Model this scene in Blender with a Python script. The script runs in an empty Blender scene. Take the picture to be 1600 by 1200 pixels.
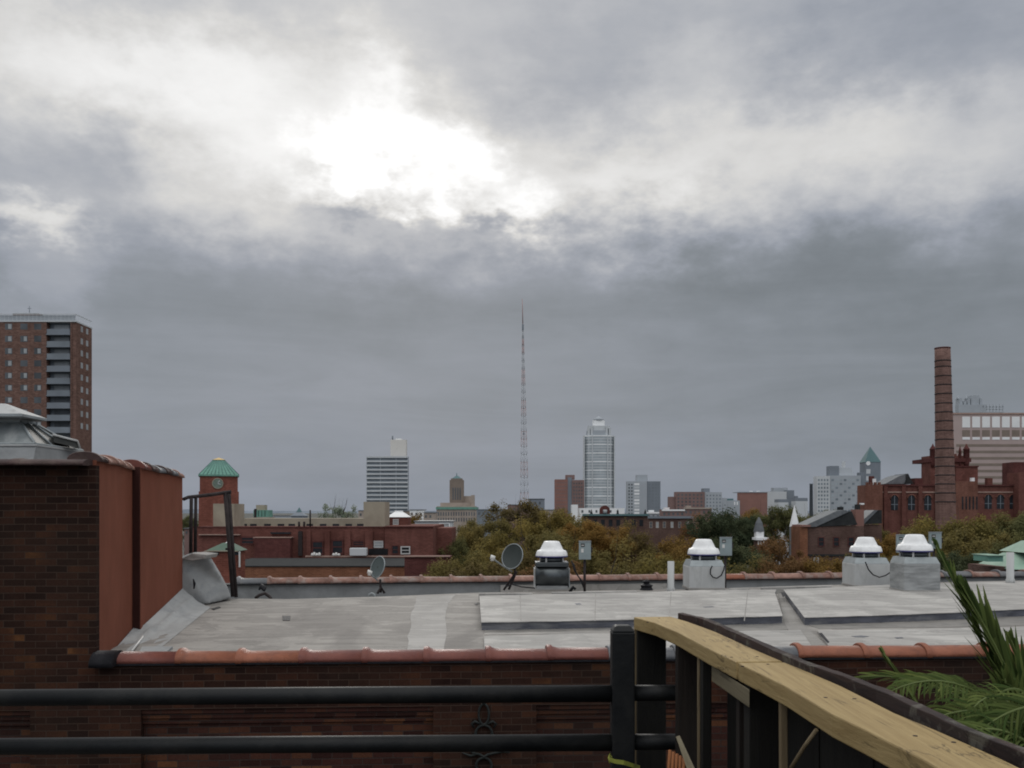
import bpy, math, random
from mathutils import Vector, Matrix
random.seed(7)
R = math.radians
F = 1500.0; CX = 800.0; HOR = 798.0; EYE = 18.0
scene = bpy.context.scene
col = scene.collection

# ------------------------------------------------------------------ helpers
def P(px, py, d):
    return Vector(((px-CX)/F*d, d, EYE+(HOR-py)/F*d))
def G(px, py, h):            # point seen at px,py lying h below the eye
    d = h*F/(py-HOR)
    return Vector(((px-CX)/F*d, d, EYE-h))
WL = {}                      # world location of each object made here
def tag(o, label=None, cat=None, group=None, kind=None):
    if label: o['label'] = label
    if cat: o['category'] = cat
    if group: o['group'] = group
    if kind: o['kind'] = kind
    return o
def empty(name, loc, label=None, cat=None, group=None, rz=0):
    o = bpy.data.objects.new(name, None); col.objects.link(o)
    o.empty_display_size = .2
    o.location = loc; o.rotation_euler = (0, 0, rz); WL[o] = Vector(loc)
    return tag(o, label, cat, group)
class MB:
    """collects shapes, then links them as ONE mesh object"""
    def __init__(s, local=False):
        s.v = []; s.f = []; s.local = local; s.smooth = []
    def add(s, vs, fs, smooth=False):
        b = len(s.v); s.v += [Vector(v) for v in vs]
        for f in fs:
            s.f.append([b+i for i in f]); s.smooth.append(smooth)
        return s
    def hexa(s, p):          # p: bottom 4 ccw, top 4 ccw
        return s.add(p, [(3,2,1,0),(4,5,6,7),(0,1,5,4),(1,2,6,5),(2,3,7,6),(3,0,4,7)])
    def box(s, x0, x1, y0, y1, z0, z1):
        return s.hexa([(x0,y0,z0),(x1,y0,z0),(x1,y1,z0),(x0,y1,z0),(x0,y0,z1),(x1,y0,z1),(x1,y1,z1),(x0,y1,z1)])
    def poly(s, pts, ext):   # prism: polygon extruded by vector ext
        n = len(pts); e = Vector(ext)
        a = [Vector(p) for p in pts]; b = [p+e for p in a]
        fs = [tuple(range(n))[::-1], tuple(range(n, 2*n))] + [(i, (i+1) % n, n+(i+1) % n, n+i) for i in range(n)]
        return s.add(a+b, fs)
    def tube(s, path, r, n=8, caps=True, smooth=True):
        path = [Vector(p) for p in path]; m = len(path)
        rs = r if isinstance(r, (list, tuple)) else [r]*m
        vs = []; prev = None
        for i, p in enumerate(path):
            t = (path[min(i+1, m-1)]-path[max(i-1, 0)]).normalized()
            if prev is None:
                a = t.orthogonal().normalized()
            else:
                a = prev - t*prev.dot(t)
                a = a.normalized() if a.length > 1e-6 else t.orthogonal().normalized()
            prev = a; b = t.cross(a)
            for k in range(n):
                an = 2*math.pi*k/n
                vs.append(p+(a*math.cos(an)+b*math.sin(an))*rs[i])
        fs = []
        for i in range(m-1):
            for k in range(n):
                fs.append((i*n+k, i*n+(k+1) % n, (i+1)*n+(k+1) % n, (i+1)*n+k))
        s.add(vs, fs, smooth)
        if caps:
            b0 = len(s.v)-len(vs)
            s.f.append([b0+k for k in range(n)][::-1]); s.smooth.append(False)
            s.f.append([b0+(m-1)*n+k for k in range(n)]); s.smooth.append(False)
        return s
    def lathe(s, c, prof, n=24, smooth=True, sx=1, sy=1):   # prof: (r,z)
        c = Vector(c); vs = []
        for r, z in prof:
            for k in range(n):
                a = 2*math.pi*k/n
                vs.append(c+Vector((r*sx*math.cos(a), r*sy*math.sin(a), z)))
        fs = []
        for i in range(len(prof)-1):
            for k in range(n):
                fs.append((i*n+k, i*n+(k+1) % n, (i+1)*n+(k+1) % n, (i+1)*n+k))
        s.add(vs, fs, smooth)
        b0 = len(s.v)-len(vs)
        s.f.append([b0+k for k in range(n)][::-1]); s.smooth.append(False)
        s.f.append([b0+(len(prof)-1)*n+k for k in range(n)]); s.smooth.append(False)
        return s
    def pyramid(s, x0, x1, y0, y1, z0, z1, tx0=None, tx1=None, ty0=None, ty1=None):
        cx = (x0+x1)/2; cy = (y0+y1)/2
        if tx0 is None: tx0 = cx-.01; tx1 = cx+.01
        if ty0 is None: ty0 = cy-.01; ty1 = cy+.01
        return s.hexa([(x0,y0,z0),(x1,y0,z0),(x1,y1,z0),(x0,y1,z0),(tx0,ty0,z1),(tx1,ty0,z1),(tx1,ty1,z1),(tx0,ty1,z1)])
    def build(s, name, mat, parent=None, loc=None, bevel=0, tone=None, seg=2):
        org = Vector((0,0,0))
        if parent is not None:
            org = WL[parent]
        elif loc is not None:
            org = Vector(loc)
        elif not s.local and s.v:
            org = Vector((sum(v.x for v in s.v)/len(s.v), sum(v.y for v in s.v)/len(s.v), min(v.z for v in s.v)))
        off = Vector((0,0,0)) if s.local else org
        me = bpy.data.meshes.new(name)
        me.from_pydata([v-off for v in s.v], [], s.f)
        me.polygons.foreach_set('use_smooth', s.smooth)
        if tone is not None:
            ca = me.color_attributes.new('tone', 'FLOAT_COLOR', 'CORNER')
            data = []
            for p, t in zip(me.polygons, tone):
                data += list(t)*len(p.vertices)
            ca.data.foreach_set('color', data)
        me.validate(); me.update()
        me.materials.append(mat)
        o = bpy.data.objects.new(name, me); col.objects.link(o)
        if parent is not None:
            o.parent = parent; WL[o] = org.copy()
        else:
            o.location = org; WL[o] = org.copy()
        if bevel:
            b = o.modifiers.new('bevel', 'BEVEL'); b.width = bevel; b.segments = seg; b.limit_method = 'ANGLE'; b.angle_limit = R(35)
        return o
def copy_tree(o, parent=None):
    c = o.copy(); col.objects.link(c); c.parent = parent
    WL[c] = WL.get(o, Vector((0,0,0))).copy()
    for ch in list(o.children): copy_tree(ch, c)
    return c

# ------------------------------------------------------------------ materials
class NT:
    def __init__(s, nt): s.nt = nt
    def n(s, t, **kw):
        nd = s.nt.nodes.new(t)
        for k, v in kw.items(): setattr(nd, k, v)
        return nd
    def l(s, a, b): s.nt.links.new(a, b)
    def m(s, op, a, b=None, c=None, clamp=False):
        nd = s.nt.nodes.new('ShaderNodeMath'); nd.operation = op; nd.use_clamp = clamp
        for i, x in enumerate((a, b, c)):
            if x is None: continue
            if isinstance(x, (int, float)): nd.inputs[i].default_value = x
            else: s.l(x, nd.inputs[i])
        return nd.outputs[0]
    def mix(s, fac, a, b, mode='MIX'):
        nd = s.nt.nodes.new('ShaderNodeMix'); nd.data_type = 'RGBA'; nd.blend_type = mode
        for i, x in ((0, fac), (6, a), (7, b)):
            if isinstance(x, (int, float)): nd.inputs[i].default_value = x
            elif isinstance(x, (tuple, list)): nd.inputs[i].default_value = (*x[:3], 1)
            else: s.l(x, nd.inputs[i])
        return nd.outputs[2]
    def noise(s, vec, scale, detail=4, rough=.55, dist=0):
        nd = s.nt.nodes.new('ShaderNodeTexNoise')
        nd.inputs['Scale'].default_value = scale; nd.inputs['Detail'].default_value = detail
        nd.inputs['Roughness'].default_value = rough; nd.inputs['Distortion'].default_value = dist
        if vec is not None: s.l(vec, nd.inputs['Vector'])
        return nd
    def ramp(s, fac, stops, interp='LINEAR'):
        nd = s.nt.nodes.new('ShaderNodeValToRGB'); cr = nd.color_ramp; cr.interpolation = interp
        while len(cr.elements) < len(stops): cr.elements.new(.5)
        for e, (p, c) in zip(cr.elements, stops):
            e.position = p
            e.color = (c, c, c, 1) if isinstance(c, (int, float)) else (*c[:3], 1)
        s.l(fac, nd.inputs[0]); return nd.outputs[0]
    def mapping(s, vec, scale):
        nd = s.nt.nodes.new('ShaderNodeMapping'); nd.inputs['Scale'].default_value = scale
        s.l(vec, nd.inputs['Vector']); return nd.outputs[0]
def base_mat(name):
    m = bpy.data.materials.new(name); m.use_nodes = True
    t = NT(m.node_tree); b = m.node_tree.nodes['Principled BSDF']
    tc = t.n('ShaderNodeTexCoord').outputs['Object']
    return m, t, b, tc
def mat(name, c, rough=.8, var=.2, scale=2.0, metal=0, bump=0, stretch=(1,1,1), spec=.18, dirt=None, dirt_amt=.5, dirt_scale=1.2, bscale=None, coat=0):
    m, t, b, tc = base_mat(name)
    v = t.mapping(tc, stretch)
    n1 = t.noise(v, scale, 6, .6)
    lo = tuple(x*(1-var) for x in c); hi = tuple(min(.95, x*(1+var)) for x in c)
    cc = t.mix(t.ramp(n1.outputs['Fac'], [(.3, 0), (.7, 1)]), lo, hi)
    if dirt is not None:
        n2 = t.noise(v, dirt_scale, 7, .65, .3)
        f = t.m('MULTIPLY', t.ramp(n2.outputs['Fac'], [(.48, 0), (.66, 1)]), dirt_amt)
        cc = t.mix(f, cc, dirt)
    t.l(cc, b.inputs['Base Color'])
    b.inputs['Roughness'].default_value = rough; b.inputs['Metallic'].default_value = metal
    b.inputs['Specular IOR Level'].default_value = spec
    if coat: b.inputs['Coat Weight'].default_value = coat; b.inputs['Coat Roughness'].default_value = .15
    if bump:
        bp = t.n('ShaderNodeBump'); bp.inputs['Strength'].default_value = bump; bp.inputs['Distance'].default_value = .02
        nb = t.noise(v, bscale or scale*6, 6, .65)
        t.l(nb.outputs['Fac'], bp.inputs['Height']); t.l(bp.outputs[0], b.inputs['Normal'])
    return m
def brick(name, stops, mortar, bw=.215, bh=.0677, mw=.009, rough=.9, dirt=(.03,.025,.02), dirt_amt=.5, bumps=.6, patch=None, dscale=.8):
    """running-bond brickwork: one random tone per brick, recessed mortar"""
    m, t, b, tc = base_mat(name)
    sp = t.n('ShaderNodeSeparateXYZ'); t.l(tc, sp.inputs[0])
    wob = t.noise(tc, 1.1, 2)
    u = t.m('ADD', sp.outputs[0], sp.outputs[1]); v = t.m('ADD', sp.outputs[2], t.m('MULTIPLY', wob.outputs['Fac'], bh*.35))
    vr = t.m('DIVIDE', v, bh); row = t.m('FLOOR', vr)
    ur = t.m('ADD', t.m('DIVIDE', u, bw), t.m('MULTIPLY', t.m('FLOORED_MODULO', row, 2.0), .5)); cl = t.m('FLOOR', ur)
    fu = t.m('FRACT', ur); fv = t.m('FRACT', vr)
    cb = t.n('ShaderNodeCombineXYZ'); t.l(cl, cb.inputs[0]); t.l(row, cb.inputs[1])
    wn = t.n('ShaderNodeTexWhiteNoise'); wn.noise_dimensions = '2D'; t.l(cb.outputs[0], wn.inputs['Vector'])
    big = t.noise(tc, .55, 4, .6)
    fac = wn.outputs['Value']
    if patch:   # pale replaced bricks cluster here and there
        cl2 = t.noise(tc, 1.3, 3, .6)
        fac = t.m('ADD', t.m('MULTIPLY', fac, .78), t.m('MULTIPLY', t.m('SUBTRACT', cl2.outputs['Fac'], .5), patch), clamp=True)
    c = t.ramp(fac, stops)
    fine = t.noise(tc, 45, 4)
    c = t.mix(.55, c, t.mix(fine.outputs['Fac'], (.35,.35,.35), (1.6,1.6,1.6)), 'MULTIPLY')
    mu = t.m('LESS_THAN', fu, mw/bw); mv = t.m('LESS_THAN', fv, mw/bh); mm = t.m('MAXIMUM', mu, mv)
    c = t.mix(mm, c, mortar)
    f = t.m('MULTIPLY', t.ramp(big.outputs['Fac'], [(.42, 0), (.65, 1)]), dirt_amt)
    c = t.mix(f, c, dirt)
    st = t.noise(t.mapping(tc, (1, 1, .12)), dscale*3, 5)
    c = t.mix(.5, c, t.mix(st.outputs['Fac'], (.55,.55,.55), (1.4,1.4,1.4)), 'MULTIPLY')
    t.l(c, b.inputs['Base Color']); b.inputs['Roughness'].default_value = rough
    b.inputs['Specular IOR Level'].default_value = .06
    if bumps:
        bp = t.n('ShaderNodeBump'); bp.inputs['Strength'].default_value = bumps; bp.inputs['Distance'].default_value = .01
        h = t.m('ADD', t.m('SUBTRACT', 1.0, mm), t.m('MULTIPLY', fine.outputs['Fac'], .5))
        t.l(h, bp.inputs['Height']); t.l(bp.outputs[0], b.inputs['Normal'])
    return m
def leaf_mat(name, c, c2, trans=.35, gain=1.0):
    m, t, b, tc = base_mat(name)
    at = t.n('ShaderNodeVertexColor'); at.layer_name = 'tone'
    sp = t.n('ShaderNodeSeparateColor'); t.l(at.outputs[0], sp.inputs[0])
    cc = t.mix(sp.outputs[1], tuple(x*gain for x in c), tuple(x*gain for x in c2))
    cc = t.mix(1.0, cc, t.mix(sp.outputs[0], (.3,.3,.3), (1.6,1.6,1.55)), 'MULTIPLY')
    oi = t.n('ShaderNodeObjectInfo')
    cc = t.mix(1.0, cc, t.mix(oi.outputs['Random'], (.85,.88,.88), (1.15,1.1,1.05)), 'MULTIPLY')
    t.l(cc, b.inputs['Base Color']); b.inputs['Roughness'].default_value = .8
    b.inputs['Specular IOR Level'].default_value = .06
    tr = t.n('ShaderNodeBsdfTranslucent'); t.l(cc, tr.inputs[0])
    mx = t.n('ShaderNodeMixShader'); mx.inputs[0].default_value = trans
    out = m.node_tree.nodes['Material Output']
    t.l(b.outputs[0], mx.inputs[1]); t.l(tr.outputs[0], mx.inputs[2]); t.l(mx.outputs[0], out.inputs[0])
    return m

K = {}
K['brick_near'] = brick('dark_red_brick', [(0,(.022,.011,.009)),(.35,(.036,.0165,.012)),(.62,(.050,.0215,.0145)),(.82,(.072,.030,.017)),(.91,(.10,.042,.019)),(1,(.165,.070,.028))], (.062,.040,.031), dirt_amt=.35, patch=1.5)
K['brick_recess'] = brick('shaded_red_brick', [(0,(.030,.014,.012)),(.5,(.060,.025,.020)),(.85,(.085,.036,.022)),(1,(.14,.06,.03))], (.05,.038,.034), dirt_amt=.35)  # brick tones of the corbels and recessed panels
K['stucco'] = mat('red_brown_stucco', (.200,.074,.048), .9, .1, 3, bump=.35, bscale=60, spec=.03, dirt=(.16,.055,.036), dirt_amt=.4, dirt_scale=.5, stretch=(1,1,.6))
K['stucco_dk'] = mat('dark_stucco', (.045,.017,.014), .85, .12, 3, bump=.2)
def roofmat(name, c, c2, stain, seam=.92, patch=.5, seed=0.0):
    m, t, b, tc = base_mat(name)
    mp = t.n('ShaderNodeMapping'); mp.inputs['Location'].default_value = (seed, seed*.7, seed); t.l(tc, mp.inputs['Vector']); v = mp.outputs[0]
    big = t.noise(t.mapping(v, (1, .25, 1)), .75, 5, .55, .6)
    cc = t.mix(t.ramp(big.outputs['Fac'], [(.42, 0), (.56, 1)]), c, c2)
    stre = t.noise(t.mapping(v, (.25, 2.2, 1)), 3.2, 7, .7, .3)
    cc = t.mix(.65, cc, t.mix(stre.outputs['Fac'], (.50,.50,.495), (1.5,1.49,1.47)), 'MULTIPLY')
    pud = t.noise(t.mapping(v, (.7, 1.1, 1)), 1.6, 6, .62, .9)
    cc = t.mix(t.m('MULTIPLY', t.ramp(pud.outputs['Fac'], [(.50, 0), (.54, .9), (.58, .5), (.70, 1)]), patch), cc, stain)
    rim = t.ramp(pud.outputs['Fac'], [(.485, 0), (.50, 1), (.515, 0)])       # tide marks round dried puddles
    cc = t.mix(t.m('MULTIPLY', rim, .4), cc, tuple(x*.6 for x in stain))
    crk = t.noise(t.mapping(v, (1, 2.5, 1)), 2.1, 8, .6, 1.6)
    ln = t.ramp(crk.outputs['Fac'], [(.496, 0), (.50, 1), (.504, 0)])
    gate = t.ramp(t.noise(v, .9, 2).outputs['Fac'], [(.52, 0), (.6, 1)])
    cc = t.mix(t.m('MULTIPLY', t.m('MULTIPLY', ln, gate), .85), cc, (.05,.05,.05))
    sp = t.n('ShaderNodeSeparateXYZ'); t.l(v, sp.inputs[0])
    wob = t.m('MULTIPLY', t.m('SUBTRACT', t.noise(v, 2.0, 4).outputs['Fac'], .5), .10)
    fr_ = t.m('FRACT', t.m('DIVIDE', t.m('ADD', t.m('ADD', sp.outputs[1], t.m('MULTIPLY', sp.outputs[0], -.05)), wob), seam))
    sm_ = t.m('LESS_THAN', fr_, .018)
    cc = t.mix(t.m('MULTIPLY', sm_, .38), cc, (.12,.12,.12))
    dots = t.n('ShaderNodeTexVoronoi'); dots.inputs['Scale'].default_value = 2.6; t.l(v, dots.inputs['Vector'])
    cc = t.mix(t.m('MULTIPLY', t.ramp(dots.outputs['Distance'], [(.02, 1), (.05, 0)]), .55), cc, (.09,.085,.08))
    t.l(cc, b.inputs['Base Color']); b.inputs['Roughness'].default_value = .85; b.inputs['Specular IOR Level'].default_value = .18
    bp = t.n('ShaderNodeBump'); bp.inputs['Strength'].default_value = .45; bp.inputs['Distance'].default_value = .03
    hh = t.m('ADD', t.noise(v, 6, 6, .6).outputs['Fac'], t.m('MULTIPLY', sm_, .6))
    t.l(hh, bp.inputs['Height']); t.l(bp.outputs[0], b.inputs['Normal'])
    return m
K['roof_gray'] = roofmat('weathered_silver_roof', (.315,.30,.28), (.225,.213,.20), (.16,.15,.14), patch=.6)
K['roof_mid'] = roofmat('silver_roof_patch', (.33,.32,.305), (.27,.26,.245), (.19,.18,.17), seed=3.0)
K['roof_light'] = roofmat('lighter_roof_patch', (.38,.37,.355), (.33,.32,.305), (.24,.23,.22), seed=6.0)
K['roof_white'] = roofmat('white_coated_roof', (.45,.44,.42), (.36,.35,.335), (.22,.215,.205), seed=9.0, seam=1.9, patch=.6)
K['roof_dark'] = mat('wet_grey_roof_gutter', (.21,.20,.185), .6, .2, 2, bump=.3, dirt=(.10,.10,.10), dirt_amt=.7, dirt_scale=2.5, spec=.2)  # darker roof grey; shade of the trough is put into the colour
K['membrane'] = mat('grey_membrane', (.34,.35,.35), .75, .14, 2.2, bump=.6, bscale=5, stretch=(1,.5,1), dirt=(.16,.175,.19), dirt_amt=.6, dirt_scale=2)
K['membrane_edge'] = mat('dark_slab_edge', (.10,.105,.125), .7, .35, 5, bump=.5, stretch=(.5,1,3), dirt=(.24,.24,.24), dirt_amt=.8, dirt_scale=2.2, spec=.2)
K['parapet_in'] = mat('grey_coated_parapet', (.21,.22,.225), .8, .16, 2, bump=.4, dirt=(.12,.125,.13), dirt_amt=.6, dirt_scale=1.4, spec=.2)
K['tar'] = mat('black_tar', (.012,.012,.015), .6, .3, 9, bump=.6)
K['terra'] = mat('terracotta_orange', (.265,.100,.060), .45, .15, 5, bump=.35, dirt=(.17,.07,.05), dirt_amt=.65, dirt_scale=9)
K['terra_red'] = mat('glazed_red_clay', (.175,.064,.050), .42, .2, 4, bump=.3, dirt=(.13,.05,.045), dirt_amt=.6, dirt_scale=8)
K['terra_pink'] = mat('faded_pink_clay', (.30,.175,.14), .6, .25, 5, bump=.3, dirt=(.12,.06,.05), dirt_amt=.6, dirt_scale=4)
K['terra_gray'] = mat('grey_painted_clay', (.125,.13,.14), .5, .2, 5, bump=.2, dirt=(.25,.24,.23), dirt_amt=.4, dirt_scale=6)
K['terra_far'] = mat('weathered_clay_and_paint', (.22,.125,.10), .65, .35, 6, bump=.3, dirt=(.28,.25,.23), dirt_amt=.75, dirt_scale=5)
K['terra_dark'] = mat('sooty_clay', (.060,.036,.034), .6, .4, 6, bump=.4, dirt=(.16,.12,.10), dirt_amt=.4, dirt_scale=5)
K['black_metal'] = mat('black_painted_metal', (.0035,.0045,.0055), .55, .25, 8, bump=.12, bscale=30, spec=.3, dirt=(.024,.024,.022), dirt_amt=.4, dirt_scale=6)
K['rust'] = mat('rusty_dark_iron', (.035,.028,.028), .7, .4, 9, bump=.3)
K['iron'] = mat('old_cast_iron', (.022,.025,.024), .6, .3, 12, bump=.3)
K['cap_white'] = mat('white_aluminium', (.84,.85,.85), .38, .05, 4, metal=.0, dirt=(.5,.5,.5), dirt_amt=.35, dirt_scale=7, bump=.08)
K['rim_blue'] = mat('blue_rim', (.06,.06,.19), .5, .1, 4)  # lens colour fringe below the hood, painted as a blue ring
K['galv'] = mat('galvanised_steel', (.30,.33,.34), .5, .14, 5, metal=.25, bump=.1, dirt=(.2,.22,.22), dirt_amt=.5, dirt_scale=4)
K['galv_dk'] = mat('dark_steel_drum', (.10,.11,.115), .3, .2, 3, metal=.75, stretch=(1,1,3))
K['curb_paint'] = mat('pale_painted_curb', (.46,.47,.465), .65, .1, 3, bump=.3, stretch=(1,1,.3), dirt=(.27,.27,.26), dirt_amt=.6, dirt_scale=5)
K['curb_stain'] = mat('stained_silver_curb', (.30,.31,.31), .6, .3, 2.6, bump=.3, stretch=(1,1,5), dirt=(.14,.15,.15), dirt_amt=.65, dirt_scale=2)
K['box_gray'] = mat('grey_green_enamel', (.25,.30,.31), .45, .06, 4, dirt=(.19,.22,.23), dirt_amt=.4, dirt_scale=5)
K['sticker'] = mat('dark_sticker', (.05,.05,.05), .6, .3, 30)
K['sticker_w'] = mat('white_sticker', (.6,.6,.58), .6, .2, 60)
K['dish'] = mat('grey_green_dish', (.085,.105,.105), .45, .12, 6, dirt=(.07,.09,.09), dirt_amt=.5, dirt_scale=5)
K['dish_dk'] = mat('dark_grey_dish', (.045,.054,.052), .45, .12, 6, dirt=(.04,.05,.05), dirt_amt=.5, dirt_scale=5)
K['white_plastic'] = mat('white_plastic', (.62,.62,.60), .4, .05, 5)
K['cable'] = mat('black_cable', (.02,.02,.022), .5, .1, 5)
K['glass'] = mat('window_glass', (.028,.036,.042), .12, .4, .6, spec=.8)
K['glass_sky'] = mat('reflective_glass', (.12,.16,.18), .15, .3, .5, spec=.9)
K['blind'] = mat('window_blind', (.42,.43,.42), .6, .2, .7)
K['frame_w'] = mat('white_window_frame', (.5,.5,.49), .6, .08, 3)

def wood(name, c, c2, grain=26, rough=.7, axis='Y', lichen=0):
    m, t, b, tc = base_mat(name)
    sc = {'Y': (1, .045, 1), 'Z': (1, 1, .06)}[axis]
    v = t.mapping(tc, sc)
    n = t.noise(v, grain*2.4, 7, .68, .8); n2 = t.noise(tc, 3.2, 4, .6)
    cc = t.mix(t.ramp(n.outputs['Fac'], [(.38, 0), (.62, 1)]), c, c2)
    cc = t.mix(t.m('MULTIPLY', n2.outputs['Fac'], .55), cc, tuple(x*.62 for x in c2))
    vo = t.n('ShaderNodeTexVoronoi'); vo.inputs['Scale'].default_value = 5.5
    t.l(t.mapping(tc, (1, .42, .4) if axis == 'Y' else (1, 1, .4)), vo.inputs['Vector'])
    kn = t.ramp(vo.outputs['Distance'], [(.03, 1), (.10, 0)])
    cc = t.mix(t.m('MULTIPLY', kn, .75), cc, tuple(x*.22 for x in c2))
    # split, darker checks along the grain
    ck = t.noise(t.mapping(tc, (sc[0]*1.3, sc[1]*.9+.01, sc[2])), grain*4.5, 3, .5)
    cc = t.mix(t.m('MULTIPLY', t.ramp(ck.outputs['Fac'], [(.30, 1), (.36, 0)]), .6), cc, tuple(x*.3 for x in c2))
    wv = t.mapping(tc, tuple(x if x < 1 else .9 for x in sc) if False else (1, .22, 1) if axis == 'Y' else (1, 1, .22))
    rg = t.noise(wv, 13, 6, .55, .5); ln = t.ramp(rg.outputs['Fac'], [(.488, 0), (.50, 1), (.512, 0)])
    gt = t.ramp(t.noise(tc, 7, 3).outputs['Fac'], [(.53, 0), (.60, 1)])
    cc = t.mix(t.m('MULTIPLY', t.m('MULTIPLY', ln, gt), .75), cc, tuple(x*.16 for x in c2))
    if lichen:
        li = t.noise(tc, 16, 6, .7, .4)
        cc = t.mix(t.m('MULTIPLY', t.ramp(li.outputs['Fac'], [(.55, 0), (.66, 1)]), lichen), cc, (.15,.145,.12))
    t.l(cc, b.inputs['Base Color']); b.inputs['Roughness'].default_value = rough
    b.inputs['Specular IOR Level'].default_value = .3
    bp = t.n('ShaderNodeBump'); bp.inputs['Strength'].default_value = .6; bp.inputs['Distance'].default_value = .004
    t.l(n.outputs['Fac'], bp.inputs['Height']); t.l(bp.outputs[0], b.inputs['Normal'])
    return m
K['lumber'] = wood('yellow_pine_lumber', (.42,.31,.142), (.31,.218,.092))
K['lumber_v'] = wood('pine_stake', (.20,.155,.09), (.15,.11,.062), axis='Z')
K['old_board'] = wood('weathered_dark_board', (.060,.036,.031), (.026,.018,.018), grain=20, rough=.85, lichen=.6)
K['old_post'] = wood('dark_stained_post', (.0105,.0095,.007), (.006,.0055,.0045), grain=18, axis='Z')
K['old_post2'] = wood('brown_stained_post', (.022,.015,.011), (.012,.009,.007), grain=18, axis='Z')
K['plywood'] = wood('pale_plywood_brace', (.22,.19,.12), (.16,.135,.085), grain=18)

# ------------------------------------------------------------------ world
def px2ang(px, py):
    az = math.atan((px-CX)/F); el = math.atan((HOR-py)/F*math.cos(az)); return az, el
def make_world():
    w = bpy.data.worlds.new('World'); scene.world = w; w.use_nodes = True
    nt = w.node_tree; nt.nodes.clear(); t = NT(nt)
    out = t.n('ShaderNodeOutputWorld')
    sky = t.n('ShaderNodeTexSky'); sky.sky_type = 'NISHITA'; sky.sun_disc = False
    sky.sun_elevation = R(21); sky.sun_rotation = R(-6); sky.air_density = 1.5; sky.dust_density = 3
    bs = t.n('ShaderNodeBackground'); bs.inputs[1].default_value = .07; t.l(sky.outputs[0], bs.inputs[0])
    tc = t.n('ShaderNodeTexCoord').outputs['Generated']
    sp = t.n('ShaderNodeSeparateXYZ'); t.l(tc, sp.inputs[0]); x, y, z = sp.outputs
    az0 = t.m('ARCTAN2', x, y); el0 = t.m('ARCSINE', z)
    v1 = t.mapping(tc, (1, 1, 1.7))
    d1 = t.noise(v1, 5.5, 6, .55); s1 = t.n('ShaderNodeSeparateColor'); t.l(d1.outputs['Color'], s1.inputs[0])
    d2 = t.noise(v1, 20, 4, .6); s2 = t.n('ShaderNodeSeparateColor'); t.l(d2.outputs['Color'], s2.inputs[0])
    def dd(a, b, A, B): return t.m('ADD', t.m('MULTIPLY', t.m('SUBTRACT', a, .5), A), t.m('MULTIPLY', t.m('SUBTRACT', b, .5), B))
    az = t.m('ADD', az0, dd(s1.outputs[0], s2.outputs[0], .19, .13))
    el = t.m('ADD', el0, dd(s1.outputs[1], s2.outputs[1], .10, .085))
    lobes = [(612,242,74,34,.42),(530,242,50,28,.32),(725,266,56,34,.46),(590,140,45,45,.24),(410,235,60,50,.14),(800,336,50,24,.42),(668,318,32,17,.40),
             (640,215,250,95,.17),(330,115,180,60,.26),(60,90,150,70,.20),(15,335,60,22,.34),
             (300,262,150,55,.14),(985,290,130,42,.30),(1220,215,190,42,.16),(1450,240,180,50,.12),(1120,95,70,40,.10),
             (330,350,420,45,.11),(40,440,60,50,.10),(150,250,80,70,-.15),(230,40,150,35,-.06),(870,150,110,55,-.10),(1330,30,420,50,-.12),
             (1480,110,190,50,-.10),(1300,440,420,60,-.05),(840,430,400,40,-.03),(1480,620,220,120,-.045),
             (250,640,400,100,.02),(560,320,70,16,-.20),(735,362,36,12,-.18)]
    acc = None
    for (px, py, sx, sy, amp) in lobes:
        a, e = px2ang(px, py)
        A, E = (az, el) 
        q = t.m('ADD', t.m('POWER', t.m('ABSOLUTE', t.m('DIVIDE', t.m('SUBTRACT', A, a), sx/F*1.25)), 2.0),
                t.m('POWER', t.m('ABSOLUTE', t.m('DIVIDE', t.m('SUBTRACT', E, e), sy/F*1.25)), 2.0))
        g = t.m('MULTIPLY', t.m('EXPONENT', t.m('MULTIPLY', q, -1.0)), amp)
        acc = g if acc is None else t.m('ADD', acc, g)
    eln = t.m('DIVIDE', el, math.pi/2, clamp=True)
    b = t.ramp(eln, [(0,.285),(.07,.278),(.12,.280),(.16,.305),(.20,.41),(.245,.50),(.31,.51),(.42,.62),(.65,1.0),(1,1.12)], 'EASE')
    # low cloud streaks and big soft billows
    st = t.noise(t.mapping(tc, (1, 1, 7)), 3.2, 5, .6, .4)
    bl = t.noise(v1, 3.6, 6, .55, .3)
    fine = t.noise(v1, 13, 4, .6, .2)
    up = t.ramp(eln, [(.1, .25), (.2, 1)])
    v = t.m('ADD', b, acc)
    v = t.m('ADD', v, t.m('MULTIPLY', t.m('SUBTRACT', st.outputs['Fac'], .5), .115))
    v = t.m('ADD', v, t.m('MULTIPLY', t.m('MULTIPLY', t.m('SUBTRACT', bl.outputs['Fac'], .5), .30), up))
    v = t.m('ADD', v, t.m('MULTIPLY', t.m('MULTIPLY', t.m('SUBTRACT', fine.outputs['Fac'], .5), .13), up))
    v = t.m('MAXIMUM', v, .20)
    # colour by brightness: blue grey shadows, neutral-warm lit cloud
    tint = t.ramp(v, [(.22,(.895,1.0,1.115)),(.34,(.915,.99,1.135)),(.46,(.95,.985,1.06)),(.66,(1.0,.995,.985)),(1,(1.0,1.0,1.0))])
    hz = t.ramp(eln, [(0,(.97,.985,1.02)),(.07,(1,1,1))])
    cb = t.n('ShaderNodeCombineXYZ')
    for i in range(3): t.l(v, cb.inputs[i])
    c = t.mix(1.0, tint, cb.outputs[0], 'MULTIPLY'); c = t.mix(1.0, c, hz, 'MULTIPLY')
    bk = t.ramp(t.m('MULTIPLY_ADD', y, -.5, .5), [(.5, 1.0), (.72, 1.75)])  # sky behind the camera raised to brighten the facades facing it
    c = t.mix(1.0, c, bk, 'MULTIPLY')
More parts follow.
